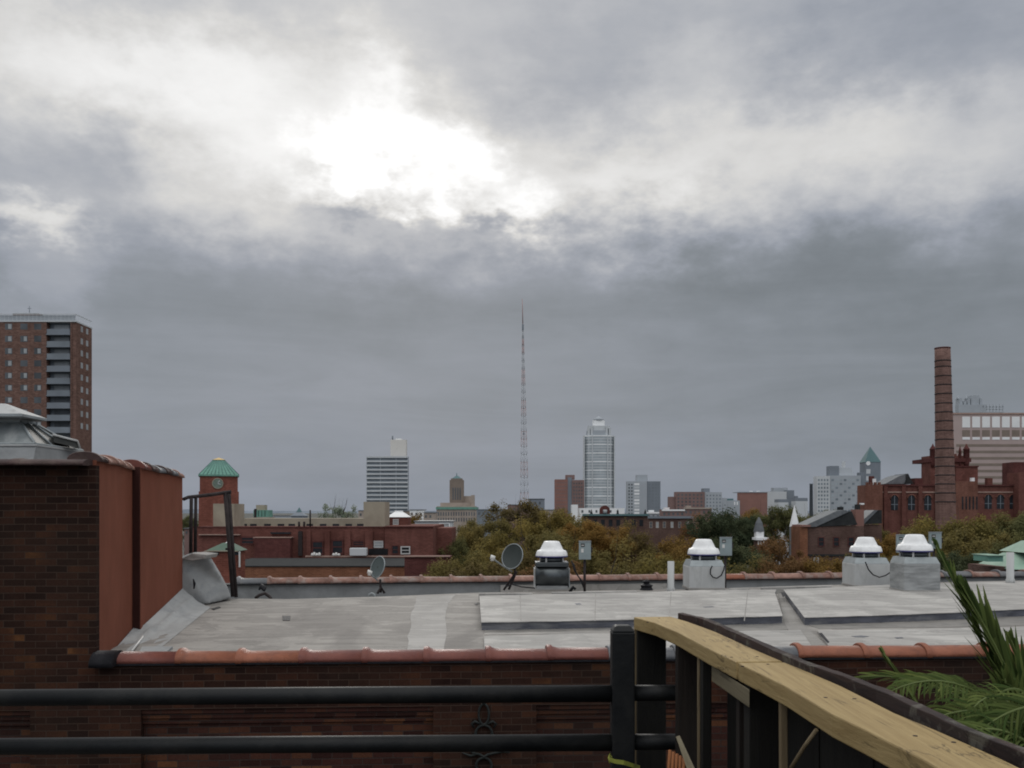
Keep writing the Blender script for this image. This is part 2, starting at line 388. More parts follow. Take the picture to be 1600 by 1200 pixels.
    low = t.m('LESS_THAN', z, -.02)
    c = t.mix(low, c, (.10,.10,.10))
    bc = t.n('ShaderNodeBackground'); bc.inputs[1].default_value = 1.0; t.l(c, bc.inputs[0])
    mx = t.n('ShaderNodeMixShader'); mx.inputs[0].default_value = .993
    t.l(bs.outputs[0], mx.inputs[1]); t.l(bc.outputs[0], mx.inputs[2]); t.l(mx.outputs[0], out.inputs[0])
    w.cycles.sampling_method = 'MANUAL'; w.cycles.sample_map_resolution = 512
make_world()
sl = bpy.data.lights.new('sun', 'SUN'); sl.energy = .55; sl.angle = R(14); sl.color = (1, .96, .9)
so = bpy.data.objects.new('sun', sl); col.objects.link(so)
az, el = R(-6), R(21)
dv = Vector((math.sin(az)*math.cos(el), math.cos(az)*math.cos(el), math.sin(el)))
so.rotation_euler = dv.to_track_quat('Z', 'Y').to_euler(); so.location = (0, 0, 60)
scene.cycles.filter_width = 1.9; scene.view_settings.view_transform = 'Standard'; scene.view_settings.look = 'None'; scene.view_settings.exposure = 0
cd = bpy.data.cameras.new('camera'); cam = bpy.data.objects.new('camera', cd); col.objects.link(cam); scene.camera = cam
cam.location = (0, 0, EYE); cam.rotation_euler = (R(90), 0, 0)
cd.sensor_width = 36; cd.lens = 36*F/1600; cd.shift_y = (HOR-600)/1600; cd.clip_end = 60000; cd.clip_start = .05

# ------------------------------------------------------------------ setting
gm = mat('city_ground', (.075,.078,.07), .9, .3, .05)
g = MB().add([(-30000,-2000,0),(30000,-2000,0),(30000,50000,0),(-30000,50000,0)], [(0,1,2,3)]).build('ground', gm, loc=(0,0,0)); tag(g, kind='structure')
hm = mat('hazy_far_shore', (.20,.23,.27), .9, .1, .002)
hv = []; xs = [-6000+i*100 for i in range(121)]
for i, xx in enumerate(xs):
    hh = 18+13*math.sin(i*.21)+9*math.sin(i*.083+1)+5*math.sin(i*.7)
    hv += [(xx, 6500, 0), (xx, 6500+random.uniform(0,60), max(16, hh)), (xx, 7200, 0)]
hf = []
for i in range(120): hf += [(3*i, 3*i+3, 3*i+4, 3*i+1), (3*i+1, 3*i+4, 3*i+5, 3*i+2)]
tag(MB().add(hv, hf).build('hills', hm), kind='structure')
deckm = wood('deck_boards', (.10,.085,.07), (.07,.06,.05))
tag(MB().box(-6, 6, -5, 3.05, EYE-1.75, EYE-1.65).build('roof_deck', deckm), kind='structure')
MBo = MB().box(-6, 6, -5, 3.0, 0, EYE-1.752)
tag(MBo.build('own_building', K['brick_near']), 'brick building carrying the roof deck and the black railing', 'building')

# ------------------------------------------------------------------ near rooftop building
TH = R(3.15); T = Vector((math.cos(TH), math.sin(TH), 0)); NB = Vector((-math.sin(TH), math.cos(TH), 0))
A0 = Vector((-3.8, 9.5, 0))
def fac(px, off=0.0):        # point of the facade plane under image column px, off metres towards us
    k = (px-CX)/F
    Y = (A0.y*math.cos(TH)-A0.x*math.sin(TH)-off)/(-k*math.sin(TH)+math.cos(TH))
    return Vector((k*Y, Y, 0))
def fz(px, py, off=0.0):
    p = fac(px, off); return EYE+(HOR-py)/F*p.y
def fslab(mb, px0, px1, z0, z1, front, back):   # front/back are offsets toward us
    a, b = fac(px0, 0), fac(px1, 0)
    q = [a-NB*front, b-NB*front, b-NB*back, a-NB*back]
    mb.hexa([(p.x, p.y, z0) for p in q]+[(p.x, p.y, z1) for p in q])
rb = empty('rooftop_building', (0, 9.7, 0), 'dark red brick building just opposite with silver flat roof and clay pipe coping', 'building')
ZC = EYE-1.53
zb = fz(757, 1103)                 # top of the recessed panels
w = MB()
fslab(w, -420, 1900, 0, ZC, -.10, -.42)                 # backing wall
fslab(w, 150, 1900, zb, ZC-.002, 0, -.0995)                  # upper brick band
PIL = [(-420,-300),(-120,-60),(47,220),(677,838),(1296,1460)]
for a, b in PIL: fslab(w, a, b, 0, zb-.001, 0, -.0995)
# left part of the wall, a storey taller
ztop = fz(145, 727)
fslab(w, -420, 149.5, zb+.0005, ztop, 0, -.0995)
fslab(w, -420, 92, ZC+.001, ztop-.001, -.1, -.42)
w.build('wall', K['brick_near'], rb)
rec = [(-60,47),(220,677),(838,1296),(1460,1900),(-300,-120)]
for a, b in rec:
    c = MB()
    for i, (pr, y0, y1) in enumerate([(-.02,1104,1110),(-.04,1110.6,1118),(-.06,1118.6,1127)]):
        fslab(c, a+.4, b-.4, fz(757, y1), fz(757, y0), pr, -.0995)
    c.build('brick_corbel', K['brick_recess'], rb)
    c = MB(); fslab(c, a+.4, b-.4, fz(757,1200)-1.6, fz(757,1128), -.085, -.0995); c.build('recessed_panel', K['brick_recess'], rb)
# thin black strip under coping
c = MB(); fslab(c, 152, 1900, ZC, ZC+.018, .035, -.30); c.build('coping_mortar', K['tar'], rb)

def coping(a, b, m, parent, r=.050, hw=.15, ring=True, dz=0.0, name='coping_tile', hs=1.42):
    a = Vector(a); b = Vector(b); d = (b-a); L = d.length; d.normalize(); n = Vector((-d.y, d.x, 0)).normalized(); up = n.cross(d)*-1
    if up.z < 0: up = -up
    prof = [(0, hs*.93), (.012, hs), (.05, hs), (.068, 1.2), (.10, 1.06), (.13, 1.0), (L+.012, 1.0)] if ring else [(0, 1), (L, 1)]
    N = 12; vs = []
    for (s, k) in prof:
        for i in range(N+1):
            an = math.pi*i/N
            vs.append(a+d*s+n*(-math.cos(an)*hw*(1+(k-1)*.4))+up*(max(0, math.sin(an))**.8*r*2*(1+(k-1)*.75)+dz)+Vector((0,0,.0)))
    fs = []
    for j in range(len(prof)-1):
        for i in range(N):
            fs.append((j*(N+1)+i, j*(N+1)+i+1, (j+1)*(N+1)+i+1, (j+1)*(N+1)+i))
        fs.append((j*(N+1)+N, j*(N+1), (j+1)*(N+1), (j+1)*(N+1)+N))
    fs.append(tuple(range(N+1))); fs.append(tuple(range(len(vs)-1, len(vs)-N-2, -1)))
    m_ = MB(); m_.add(vs, fs, True); 
    for i in range(len(m_.f)):
        if len(m_.f[i]) > 4: m_.smooth[i] = False
    return m_.build(name, m, parent)
socks = [184,280,373,470,567,662,758,853,948,1050,1146,1240,1340,1437,1535,1633,1732,1830]
tone = ['terra_red','terra','terra','terra_red','terra_red','terra_red','terra_red','terra_red','terra_gray','terra_gray','terra_gray','terra','terra','terra','terra','terra','terra']
for i in range(len(socks)-1):
    a = fac(socks[i], -.13); b = fac(socks[i+1], -.13)
    j = random.uniform(-.006, .006)
    coping((a.x, a.y, ZC+.018+j), (b.x, b.y, ZC+.018+random.uniform(-.006,.006)), K[tone[i]], rb, ring=(i > 0))
a = fac(150, -.05); b = fac(186, -.05)
coping((a.x, a.y, ZC+.0), (b.x, b.y, ZC+.0), K['tar'], rb, ring=False, hw=.2, r=.07, name='tarred_end')

# side wall of the taller block (two planes), running back from the corner
h15 = 1.5
w1a = Vector((-4.15, 9.585, 0)); w1b = Vector((-4.67, 11.85, 0)); w2a = Vector((-4.553, 11.77, 0)); w2b = Vector((-5.115, 14.9, 0))
zt = EYE+.505
def wallpts(a, b, z0, z1, thick):
    d = (b-a).normalized(); n = Vector((-d.y, d.x, 0))
    if n.x > 0: n = -n
    q = [a, b, b+n*thick, a+n*thick]
    return [(p.x, p.y, z0) for p in q]+[(p.x, p.y, z1) for p in q]
w1a_ = w1a
MB().hexa(wallpts(w1a_, w1b, EYE-1.9, zt, .3)).build('stucco_wall', K['stucco'], rb)
MB().hexa(wallpts(w2a, w2b, EYE-1.9, zt+.01, .34)).build('stucco_wall', K['stucco'], rb)
ff = MB(); q0 = w2a+Vector((-.004,-.014,0)); q1 = Vector((-4.668+.002, 11.757, 0))
ff.hexa([(q1.x-.01,11.752,EYE-1.9),(w2a.x-.006,11.752,EYE-1.9),(w2a.x-.006,11.766,EYE-1.9),(q1.x-.01,11.766,EYE-1.9),
         (q1.x-.01,11.752,zt+.03),(w2a.x-.006,11.752,zt+.03),(w2a.x-.006,11.766,zt+.03),(q1.x-.01,11.766,zt+.03)])
ff.build('pier_return', K['stucco_dk'], rb)
# back walls of the tall block, and its roof
bk = MB()
bk.hexa([(-12,14.7,0),(-5.4,14.7,0),(-5.4,14.95,0),(-12,14.95,0),(-12,14.7,zt),(-5.4,14.7,zt),(-5.4,14.95,zt),(-12,14.95,zt)])
bk.build('rear_wall', K['brick_near'], rb)
MB().hexa([(-12,9.62,EYE+.28),(-4.5,10.0,EYE+.28),(-5.5,14.68,EYE+.28),(-12,14.68,EYE+.28),(-12,9.62,EYE+.34),(-4.5,10.0,EYE+.34),(-5.5,14.68,EYE+.34),(-12,14.68,EYE+.34)]).build('upper_roof', K['roof_gray'], rb)
# coping on top of the tall block: dark, lumpy in front, faded clay on the side
fx = [-260,-165,-70,25,118]
for i in range(len(fx)-1):
    a = fac(fx[i], -.05); b = fac(fx[i+1] if i < 3 else 140, -.05)
    coping((a.x,a.y,ztop-.005), (b.x,b.y,ztop-.005), K['terra_dark'], rb, r=.033, hw=.2, hs=1.15)
def along(a, b, n, mats, z, r, hw, hs=1.3):
    for i in range(n):
        p = a+(b-a)*(i/n); q = a+(b-a)*((i+1)/n)
        dz = random.uniform(-.012,.012)
        coping((p.x, p.y, z+dz), (q.x, q.y, z+random.uniform(-.012,.012)), K[mats[i % len(mats)]], rb, r=r, hw=hw, hs=hs)
s = Vector((-.12, 0, 0))
along(w1a+s, w1b+s, 5, ['terra_dark','terra_pink','terra_pink','terra_pink','terra_pink'], zt, .04, .15)
along(w2a+s, w2b+s, 6, ['terra_red','terra_dark','terra_gray','terra_dark','terra_gray','terra_pink'], zt+.01, .045, .15)

# main roof
def sheet(name, pts, m, th=.004, parent=rb):
    return MB().poly([Vector(p) for p in pts], (0,0,-th)).build(name, m, parent)
H0 = 1.5
def lift(p, dz): return Vector((p.x, p.y, p.z+dz))
front = [fac(140, -.2), fac(1900, -.2)]
ridge = [G(300,936,H0), G(345,935,H0), G(450,936,H0), G(600,932,H0), G(745,926,H0), G(900,923.5,H0), G(1100,920,H0), G(1225,916,H0), G(1400,911,H0), G(1600,907,H0), G(1800,903,H0)]
fr = [Vector((front[0].x, front[0].y, EYE-H0)), Vector((front[1].x, front[1].y, EYE-H0))]
MB().poly([fr[0], fr[1]]+ridge[::-1]+[Vector((-4.9,14.9,EYE-H0))], (0,0,-.2)).build('roof', K['roof_gray'], rb)
# back slope falling to the rear gutter
FA = Vector((-6.6, 19.5, 0)); FB = Vector((14.5, 22.35, 0))
def fpar(px, off=0.0):
    d = (FB-FA); k = (px-CX)/F
    n = Vector((-d.y, d.x, 0)).normalized(); A = FA-n*off
    # X = k*Y
    s_ = (k*A.y-A.x)/(d.x-k*d.y); return A+d*s_
bs = []
for i in range(len(ridge)-1):
    pass
low = [fpar(p, .30) for p in (300,345,450,600,745,900,1100,1225,1400,1600,1800)]
for p in low: p.z = EYE-1.95
vs = [lift(p, -.002) for p in ridge]+low; n_ = len(ridge)
MB().add(vs, [(i, i+1, n_+i+1, n_+i) for i in range(n_-1)]).build('rear_roof_slope', K['roof_mid'], rb)
# far parapet
PZ = EYE-1.50
def pslab(mb, px0, px1, z0, z1, f_, b_):
    q = [fpar(px0, f_), fpar(px1, f_), fpar(px1, b_), fpar(px0, b_)]
    mb.hexa([(p.x,p.y,z0) for p in q]+[(p.x,p.y,z1) for p in q])
c = MB(); pslab(c, 250, 1800, EYE-3, PZ, .296, 0); c.build('rear_parapet', K['parapet_in'], rb)
c = MB(); pslab(c, 250, 1800, PZ, PZ+.02, .36, -.04); c.build('coping_mortar', K['tar'], rb)
c = MB(); pslab(c, 782, 1042, EYE-1.9, PZ-.05, .325, .298); c.build('parapet_patch', K['roof_mid'], rb)
fxs = [371]
while fxs[-1] < 1660:
    p = fpar(fxs[-1], .16); fxs.append(fxs[-1]+.61*F/p.y*(1.02))
for i in range(len(fxs)-1):
    a = fpar(fxs[i], .16); b = fpar(fxs[i+1], .16)
    m_ = K[random.choice(['terra_far','terra_far','terra_far','terra_pink','terra_gray'] if fxs[i] < 900 or fxs[i] > 1200 else ['terra_far','terra','terra_far','terra_gray'])]
    coping((a.x,a.y,PZ+.02), (b.x,b.y,PZ+.02+random.uniform(-.01,.01)), m_, rb, r=.055, hw=.19, hs=1.5)
# left side closing wall at roof level
# membrane sheets on the left roof
def inter(pa, pb, f): return Vector(pa)*(1-f)+Vector(pb)*f
e1 = .004
def gq(name, q, m, k, th=.003):  return sheet(name, [G(x, y, H0-e1*k) for x, y in q], m, th)
def ragged(pts, k=7, amp=2.2):
    o = []
    for i in range(len(pts)):
        a_, b_ = pts[i], pts[(i+1) % len(pts)]
        for q in range(k):
            f = q/k; o.append((a_[0]*(1-f)+b_[0]*f+random.uniform(-amp,amp), min(1018, a_[1]*(1-f)+b_[1]*f+(random.uniform(-.4,.4) if q else 0))))
    return o
gq('roof_sheet', ragged([(634,1016),(694,1016),(699,945),(712,929.5),(650,931.5),(643,965)]), K['roof_light'], 1)
gq('roof_patch', [(441,962),(454,962),(453,969),(442,969)], K['tar'], 2, .006)
# raised slabs
def slab(name, top, m, hb=.0, th=.1):
    return MB().poly([lift(G(x, y, H0-th), hb) for x, y in top], (0,0,-th-.0)).build(name, m, rb, bevel=.012)
HS = 1.395
def wavy(pts, k=6):
    o = []
    for i in range(len(pts)):
        a_, b_ = pts[i], pts[(i+1) % len(pts)]
        if abs(a_[0]-b_[0]) < 20: o.append(a_); continue
        for q in range(k):
            f = q/k; o.append((a_[0]*(1-f)+b_[0]*f, a_[1]*(1-f)+b_[1]*f+(random.uniform(-.35,.35) if q else 0)))
    return o
def rslab(top):
    top = wavy(top)
    tp = [G(x, y, HS) for x, y in top]
    m1 = MB().poly([lift(p, 0) for p in tp], (0,0,-.008)); o1 = m1.build('raised_slab', K['roof_white'], rb)
    cx = sum((p.x for p in tp))/len(tp); cy = sum((p.y for p in tp))/len(tp)
    ins = [Vector((p.x+(cx-p.x)*.003, p.y+(cy-p.y)*.008, p.z-.0085)) for p in tp]
    MB().poly(ins, (0,0,-(H0-HS-.010))).build('slab_edge', K['membrane_edge'], rb)
rslab([(752,972),(870,970.5),(980,968),(1100,965.5),(1223,962),(1211,926),(1213,921),(1100,922),(1000,925),(880,928),(749,931)])
rslab([(1257,964.5),(1380,961),(1500,956.5),(1600,951.5),(1800,944),(1720,905.5),(1600,908),(1400,913),(1224,921)])
def nslab(top):
    top = wavy(top)
    MB().poly([G(x, y, H0-.03) for x, y in top], (0,0,-.0299)).build('low_slab', K['roof_white'], rb, bevel=.006)
nslab([(757,1022),(1000,1021),(1000,988.5),(880,990.5),(756,994)])
nslab([(1000.5,1021),(1275,1017),(1251,984),(1152,986),(1000.5,988.5)])
nslab([(1301,1017),(1800,1008),(1760,975),(1600,979),(1440,982),(1277,985)])
gq('gutter_strip', [(757,991.5),(1120,988),(1249,983),(1246,966),(1100,970),(757,976)], K['roof_dark'], 1)
gq('gutter_strip', [(1279,982),(1440,980.5),(1600,977),(1770,972),(1760,958),(1500,966),(1259,975)], K['roof_dark'], 1)
gq('gutter_strip', [(1252,1016),(1300,1016),(1256,977),(1223,927),(1216,927),(1226,975)], K['roof_mid'], 2)
def smear(pts, hh, m='tar'): MB().poly([G(x, y, hh) for x, y in pts], (0,0,-.003)).build('tar_smear', K[m], rb)
smear([(1330,993.5),(1346,992.8),(1358,994.2),(1349,995.6),(1336,995.2)], H0-.034, 'membrane_edge')
smear([(1398,996),(1409,995.4),(1412,996.8),(1401,997.4)], H0-.034, 'membrane_edge')
smear([(1220,925.6),(1225,925.4),(1227,931),(1223,932.5)], HS-.002)
smear([(1279,989),(1284,988.6),(1296,1003),(1293,1004.5)], H0-.033)
smear([(898,943),(906,942.4),(909,944.2),(901,944.8)], HS-.002, 'membrane_edge')
smear([(1098,948),(1113,947.2),(1116,948.2),(1102,949.2)], HS-.002, 'membrane_edge')
smear([(1494,934),(1508,933.2),(1511,934.4),(1497,935.3)], HS-.002, 'membrane_edge')
smear([(741,943),(748,940.6),(750,942),(744,945.4)], H0-.008)
smear([(330,951),(342,947.5),(345,949),(334,953)], H0-.008)
for x in (812, 930, 1048, 1168): smear([(x,931.2-(x-750)*.02),(x+1.2,931.2-(x-750)*.02),(x+3.0-(x-800)*.02,970),(x+1.6-(x-800)*.02,970)], HS-.0015, 'roof_mid')
# white upstand behind the slabs
for a, b, ya, yb in ((748,832,929,929),(862,995,927.5,925.5),(1140,1172,921.5,921),(1190,1300,919.5,917)):
    p, q = G(a, ya, HS), G(b, yb, HS)
    MB().hexa([(p.x,p.y,EYE-1.53),(q.x,q.y,EYE-1.53),(q.x,q.y+.09,EYE-1.53),(p.x,p.y+.09,EYE-1.53),(p.x,p.y,EYE-HS+.02),(q.x,q.y,EYE-HS+.02),(q.x,q.y+.09,EYE-HS+.02),(p.x,p.y+.09,EYE-HS+.02)]).build('roof_lip', K['roof_white'], rb, bevel=.01)
# flashing along the side wall, running up over the corner hump
def crumple(grid, rows, cols, amp):
    for i in range(rows):
        for j in range(cols):
            if 0 < i < rows-1:
                p = grid[i*cols+j]
                p += Vector((random.uniform(-amp,amp), random.uniform(-amp,amp), random.uniform(-amp,amp)))
top = []; mid = []; bot = []
NF = 30
for j in range(NF):
    f = j/(NF-1)
    base = w1a+(w1b-w1a)*min(1, f*1.0/.42) if f < .42 else w2a+(w2b-w2a)*((f-.42)/.58)
    if f < .42: base = base+Vector((.004,0,0))
    hz = EYE-1.53+.33*max(0, (f-.12)/.88)**1.1
    if f < .1: hz = EYE-1.47-.02*random.random()
    top.append(Vector((base.x+.008, base.y-.0, hz)))
    L0 = G(246,1016,H0-.006); L1 = G(345,936,H0-.006)
    y_ = base.y+.15*(1-f)+.0
    fL = (y_-L0.y)/(L1.y-L0.y); bp = L0+(L1-L0)*fL
    bot.append(Vector((bp.x, y_+ .0, EYE-H0+.006)))
grid = []
RW = 12
for i in range(RW):
    a = i/(RW-1)
    for j in range(NF):
        p = top[j]*(1-a)+bot[j]*a
        p.z += (-.05*math.sin(a*math.pi)*(j/NF) + .012*(1 if i in (4,8) else 0)*math.sin(j*.9+i))+(.03 if i == 4 else 0)
        grid.append(p.copy())
crumple(grid, RW, NF, .008)
MB().add(grid, [(i*NF+j, i*NF+j+1, (i+1)*NF+j+1, (i+1)*NF+j) for i in range(RW-1) for j in range(NF-1)], True).build('wall_flashing', K['membrane'], rb)
MB().poly([G(215,1022,1.46),G(222,1010,1.45),G(270,1010,1.47),G(255,1022,1.48)], (0,0,-.04)).build('flashing_scrap', K['membrane'], rb)
MB().tube([G(206,1017,1.46), P(223,990,11.6)+Vector((.03,0,0))], .012, 6).build('white_conduit', K['white_plastic'], rb)
# hump: old chimney base wrapped in membrane
hf_ = [P(280,952,15.1),P(326,944,15.3),P(362,936,16.0),P(352,914,15.8),P(338,888,15.5),P(324,867,15.1),P(305,864,14.95),P(280,873,15.0)]
hb_ = [Vector((p.x-.18, p.y+.6, p.z)) for p in hf_]
n = len(hf_)
# subdivide the hump front for creases
hm_ = MB()
hm_.add(hf_+hb_, [tuple(range(n))]+[tuple(range(n,2*n))[::-1]]+[(i, n+i, n+(i+1)%n, (i+1)%n) for i in range(n)])
ho = hm_.build('membrane_hump', K['membrane'], rb)
rm = ho.modifiers.new('remesh', 'REMESH'); rm.mode = 'VOXEL'; rm.voxel_size = .035; rm.use_smooth_shade = True
sm2 = ho.modifiers.new('soften', 'SMOOTH'); sm2.iterations = 5; sm2.factor = .6
tx = bpy.data.textures.new('crumple', 'CLOUDS'); tx.noise_scale = .30; tx.noise_depth = 2
dm = ho.modifiers.new('crumple', 'DISPLACE'); dm.texture = tx; dm.strength = .02; dm.mid_level = .5; dm.texture_coords = 'LOCAL'
MB().poly([P(283,873,14.93),P(300,864.5,14.9),P(323,867,14.93),P(320,873,14.92),P(300,876,14.92)], (0,.6,.0)).build('hump_cap', K['roof_white'], rb, bevel=.01)  # paler piece that paints the lit top of the hump
MB().tube([P(302,905,14.93),P(304,912,14.9),P(303,920,14.93)], [.01,.022,.008], 6).build('membrane_tear', K['tar'], rb)

# cast iron wall anchor
ia = MB()
def fp(px, py, off=.03):
    p = fac(px, off); return Vector((p.x, p.y, EYE+(HOR-py)/F*p.y))
def loop(cx, cy, rx, ry, a0=0, a1=360, n=22):
    return [fp(cx+rx*math.cos(R(a0+(a1-a0)*i/n)), cy-ry*math.sin(R(a0+(a1-a0)*i/n))) for i in range(n+1)]
ia.tube(loop(756,1116,8,16), .012, 8, False)
ia.tube([fp(756,1100), fp(756,1094), fp(756,1091)], [.02,.014,.004], 8)
ia.tube(loop(756,1147,13,14,-30,210), .013, 8)
ia.tube([fp(750,1131), fp(742,1127), fp(737,1131), fp(741,1137)], [.012,.016,.014,.008], 8)
ia.tube([fp(762,1131), fp(770,1127), fp(775,1131), fp(771,1137)], [.012,.016,.014,.008], 8)
ia.tube([fp(733,1170), fp(738,1176), fp(750,1179), fp(756,1183), fp(762,1179), fp(775,1176), fp(785,1174), fp(797,1176)], [.008,.014,.014,.016,.014,.014,.014,.006], 8)
ia.tube([fp(722,1176), fp(735,1181), fp(745,1178)], [.006,.014,.012], 8)
ia.tube(loop(756,1196,12,12,-40,220), .013, 8)
ia.tube(loop(756,1226,9,18), .012, 8, False)
ia.tube([fp(744,1155), fp(742,1163), fp(750,1170), fp(756,1172), fp(762,1170), fp(770,1163), fp(768,1155)], .012, 8)
ia.build('wall_anchor', K['iron'], rb)

# ------------------------------------------------------------------ skylight on the taller block
sk = empty('roof_skylight', P(5, 712, 12.6), 'large grey glazed hip skylight with pale metal lid on the taller brick block', 'skylight')
skg = mat('wired_skylight_glass', (.20,.22,.225), .35, .35, 2.5, dirt=(.42,.43,.42), dirt_amt=.7, dirt_scale=2.2)
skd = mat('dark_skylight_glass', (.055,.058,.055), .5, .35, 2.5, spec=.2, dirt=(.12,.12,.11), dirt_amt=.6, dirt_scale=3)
SX0, SX1, SY0, SY1 = -8.6, -6.18, 12.44, 13.8; zb0, zt0 = EYE+.86, EYE+1.17
MB().pyramid(SX0-.3, SX1+.16, SY0-.5, SY1+.2, EYE+.33, zb0-.03, SX0-.02, SX1+.02, SY0-.02, SY1+.02).build('curb', K['parapet_in'], sk)
MB().box(SX0-.05, SX1+.03, SY0-.04, SY1+.03, zb0-.029, zb0).build('curb_flashing', K['membrane'], sk, bevel=.008)
TX0, TX1, TY0, TY1 = -7.75, -6.52, 12.75, 13.2
gs = [(SX0,SY0,zb0),(SX1,SY0,zb0),(SX1,SY1,zb0),(SX0,SY1,zb0),(TX0,TY0,zt0),(TX1,TY0,zt0),(TX1,TY1,zt0),(TX0,TY1,zt0)]
MB().add(gs, [(0,1,5,4),(2,3,7,6),(3,0,4,7)]).build('glass_slope', skg, sk)
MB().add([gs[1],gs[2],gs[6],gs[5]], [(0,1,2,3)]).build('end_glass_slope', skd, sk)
def gbar(a, b, r=.014): MB().tube([a, b], r, 6).build('glazing_bar', K['galv'], sk)
for f in (0,.25,.5,.75,1): gbar((SX0+(SX1-SX0)*f, SY0-.005, zb0+.01), (TX0+(TX1-TX0)*f, TY0-.005, zt0+.01), .018 if f == 1 else .012)
for f in (.35,.7,1): gbar((SX1+.005, SY0+(SY1-SY0)*f, zb0+.01), (TX1+.005, TY0+(TY1-TY0)*f, zt0+.01))
gbar((SX0,SY0-.01,zb0+.01),(SX1,SY0-.01,zb0+.01)); gbar((SX1+.01,SY0,zb0+.01),(SX1+.01,SY1,zb0+.01))
MB().box(TX0+.02, TX1-.02, TY0+.02, TY1-.02, zt0, EYE+1.22).build('vent_neck', K['galv'], sk)
MB().pyramid(-7.35, -6.36, 12.45, 13.1, EYE+1.262, EYE+1.42, -6.82, -6.72, 12.72, 12.8).build('lid', K['curb_paint'], sk)
MB().box(-7.36, -6.35, 12.44, 13.11, EYE+1.22, EYE+1.261).build('lid_rim', K['galv'], sk, bevel=.006)
MB().hexa([P(84,691,13.0), P(123,700,13.3), P(123,700,13.6), P(84,691,13.4), P(83,680,13.0), P(121,690,13.3), P(121,690,13.6), P(83,680,13.4)]).build('open_vent_flap', skd, sk)
MB().tube([P(82,679,12.98), P(121,689,13.28), P(125,700,13.3)], .016, 6).build('vent_flap_edge', K['curb_paint'], sk)

# ------------------------------------------------------------------ roof ladder rail
lr = empty('roof_ladder_rail', G(368,933,1.5), 'rusty black pipe ladder handrail arching over the roof edge', 'ladder')
MB().tube([P(287,780,15.6), P(294,777,15.7), P(330,773,16.0), P(352,769.5,16.2), P(361,768.5,16.2)], .03, 8).build('top_rail', K['rust'], lr)
MB().tube([P(352,770,16.2), P(364,932,16.35)], .035, 8).build('post', K['rust'], lr)
MB().tube([P(357.5,769,16.3), P(369,933,16.4)], .032, 8).build('post', K['rust'], lr)
MB().tube([P(299,778,15.7), P(298,866,15.9)], .03, 8).build('post', K['rust'], lr)
MB().tube([P(306,777,15.8), P(305,866,16.0)], .028, 8).build('post', K['rust'], lr)
MB().tube([P(353,858,16.3), P(362,857,16.4)], .02, 6).build('bracket', K['rust'], lr)

# ------------------------------------------------------------------ exhaust fans
FSC = 1
def make_cap(root, rot=0, s=1.0):
    """spun upblast hood, local coordinates, base of neck at z=0"""
    MB(True).lathe((0,0,0), [(.215*s,0),(.215*s,.09*s)], 24).build('neck', K['galv_dk'], root)
    MB(True).lathe((0,0,.088*s), [(.285*s,0),(.305*s,.006),(.305*s,.022*s),(.29*s,.03*s)], 32).build('rim', K['rim_blue'], root)
    MB(True).lathe((0,0,.106*s), [(.30*s,0),(.305*s,.012*s),(.298*s,.04*s),(.285*s,.085*s),(.270*s,.108*s),(.232*s,.118*s),(.214*s,.135*s),(.192*s,.185*s),(.162*s,.245*s),(.150*s,.268*s),(.135*s,.28*s),(.10*s,.286*s)], 32).build('hood', K['cap_white'], root)
    for k in range(4):
        a = rot+math.pi/4+k*math.pi/2
        MB(True).tube([(.235*s*math.cos(a), .235*s*math.sin(a), -.03), (.235*s*math.cos(a), .235*s*math.sin(a), .10*s)], .018, 6).build('bracket', K['white_plastic'], root)
def fan(px, pytop_curb, ybase, d, wpx, label, cm, hood=1.0, side=.0, z_base=None):
    zt_ = P(0, pytop_curb, d).z; x = (px-CX)/F*d; zb_ = z_base if z_base else P(0, ybase, d).z
    wd = wpx/F*d/2
    r = empty('exhaust_fan', (x, d+wd, zt_), label, 'roof fan', 'white mushroom exhaust fans on the flat roof')
    make_cap(r, .3, hood)
    h = zt_-zb_
    if cm == 'drum':
        # round-fronted dark steel housing between two end plates
        pts = []; N = 10
        for i in range(N+1):
            an = -math.pi/2+math.pi*i/N
            pts.append((-wd, -wd*.55-math.cos(an)*.13, -h/2-.02+math.sin(an)*(h/2-.07)))
        pts += [(-wd, wd, -.09), (-wd, wd, -h+.05)]
        m_ = MB(True).poly(pts, (2*wd, 0, 0))
        for i in range(len(m_.f)): m_.smooth[i] = i >= 2
        m_.build('curved_housing', K['galv_dk'], r)
        MB(True).box(-wd-.0, wd+.0, -wd*.85, wd, -.085, -.0).build('housing_top', K['galv_dk'], r, bevel=.01)
        MB(True).box(-wd-.025, -wd-.002, -wd*.75, wd, -h, -.12).build('end_plate', K['curb_paint'], r)
        MB(True).box(wd+.002, wd+.022, -wd*.75, wd, -h, -.12).build('end_plate', K['galv'], r)
        MB(True).box(-wd*.95, wd*.95, -wd*.7, wd, -h-.02, -h+.048).build('curb', K['curb_stain'], r)
    else:
        MB(True).pyramid(-wd*.98, wd*.98, -wd, wd, -.11, 0, -wd*.86, wd*.86, -wd*.8, wd*.85).build('cap_plate', K['galv'], r)
        MB(True).box(-wd, wd, -wd, wd, -h-.02, -.112).build('curb', K[cm], r, bevel=.01)
        MB(True).box(-wd-.012, wd+.012, -wd-.012, wd+.012, -h-.02, -h+.03).build('base_flashing', K['roof_mid'], r, bevel=.008)
    return r
zr = EYE-1.55
f1 = fan(863, 879, 920, 17.9, 52, 'white mushroom fan on a dark round steel drum beside the dark dish', 'drum')
f2 = fan(1105, 876, 921, 17.9, 56, 'white mushroom fan on a pale curb next to the slim white standpipe', 'curb_paint')
f3 = fan(1363, 872, 917, 18.3, 56, 'white mushroom fan on a pale curb with its cable sagging across the front', 'curb_paint')
f4 = fan(1441, 871, 925, 16.6, 57, 'white mushroom fan on a streaked silver curb partly behind the palm tip', 'curb_stain', 1.0)
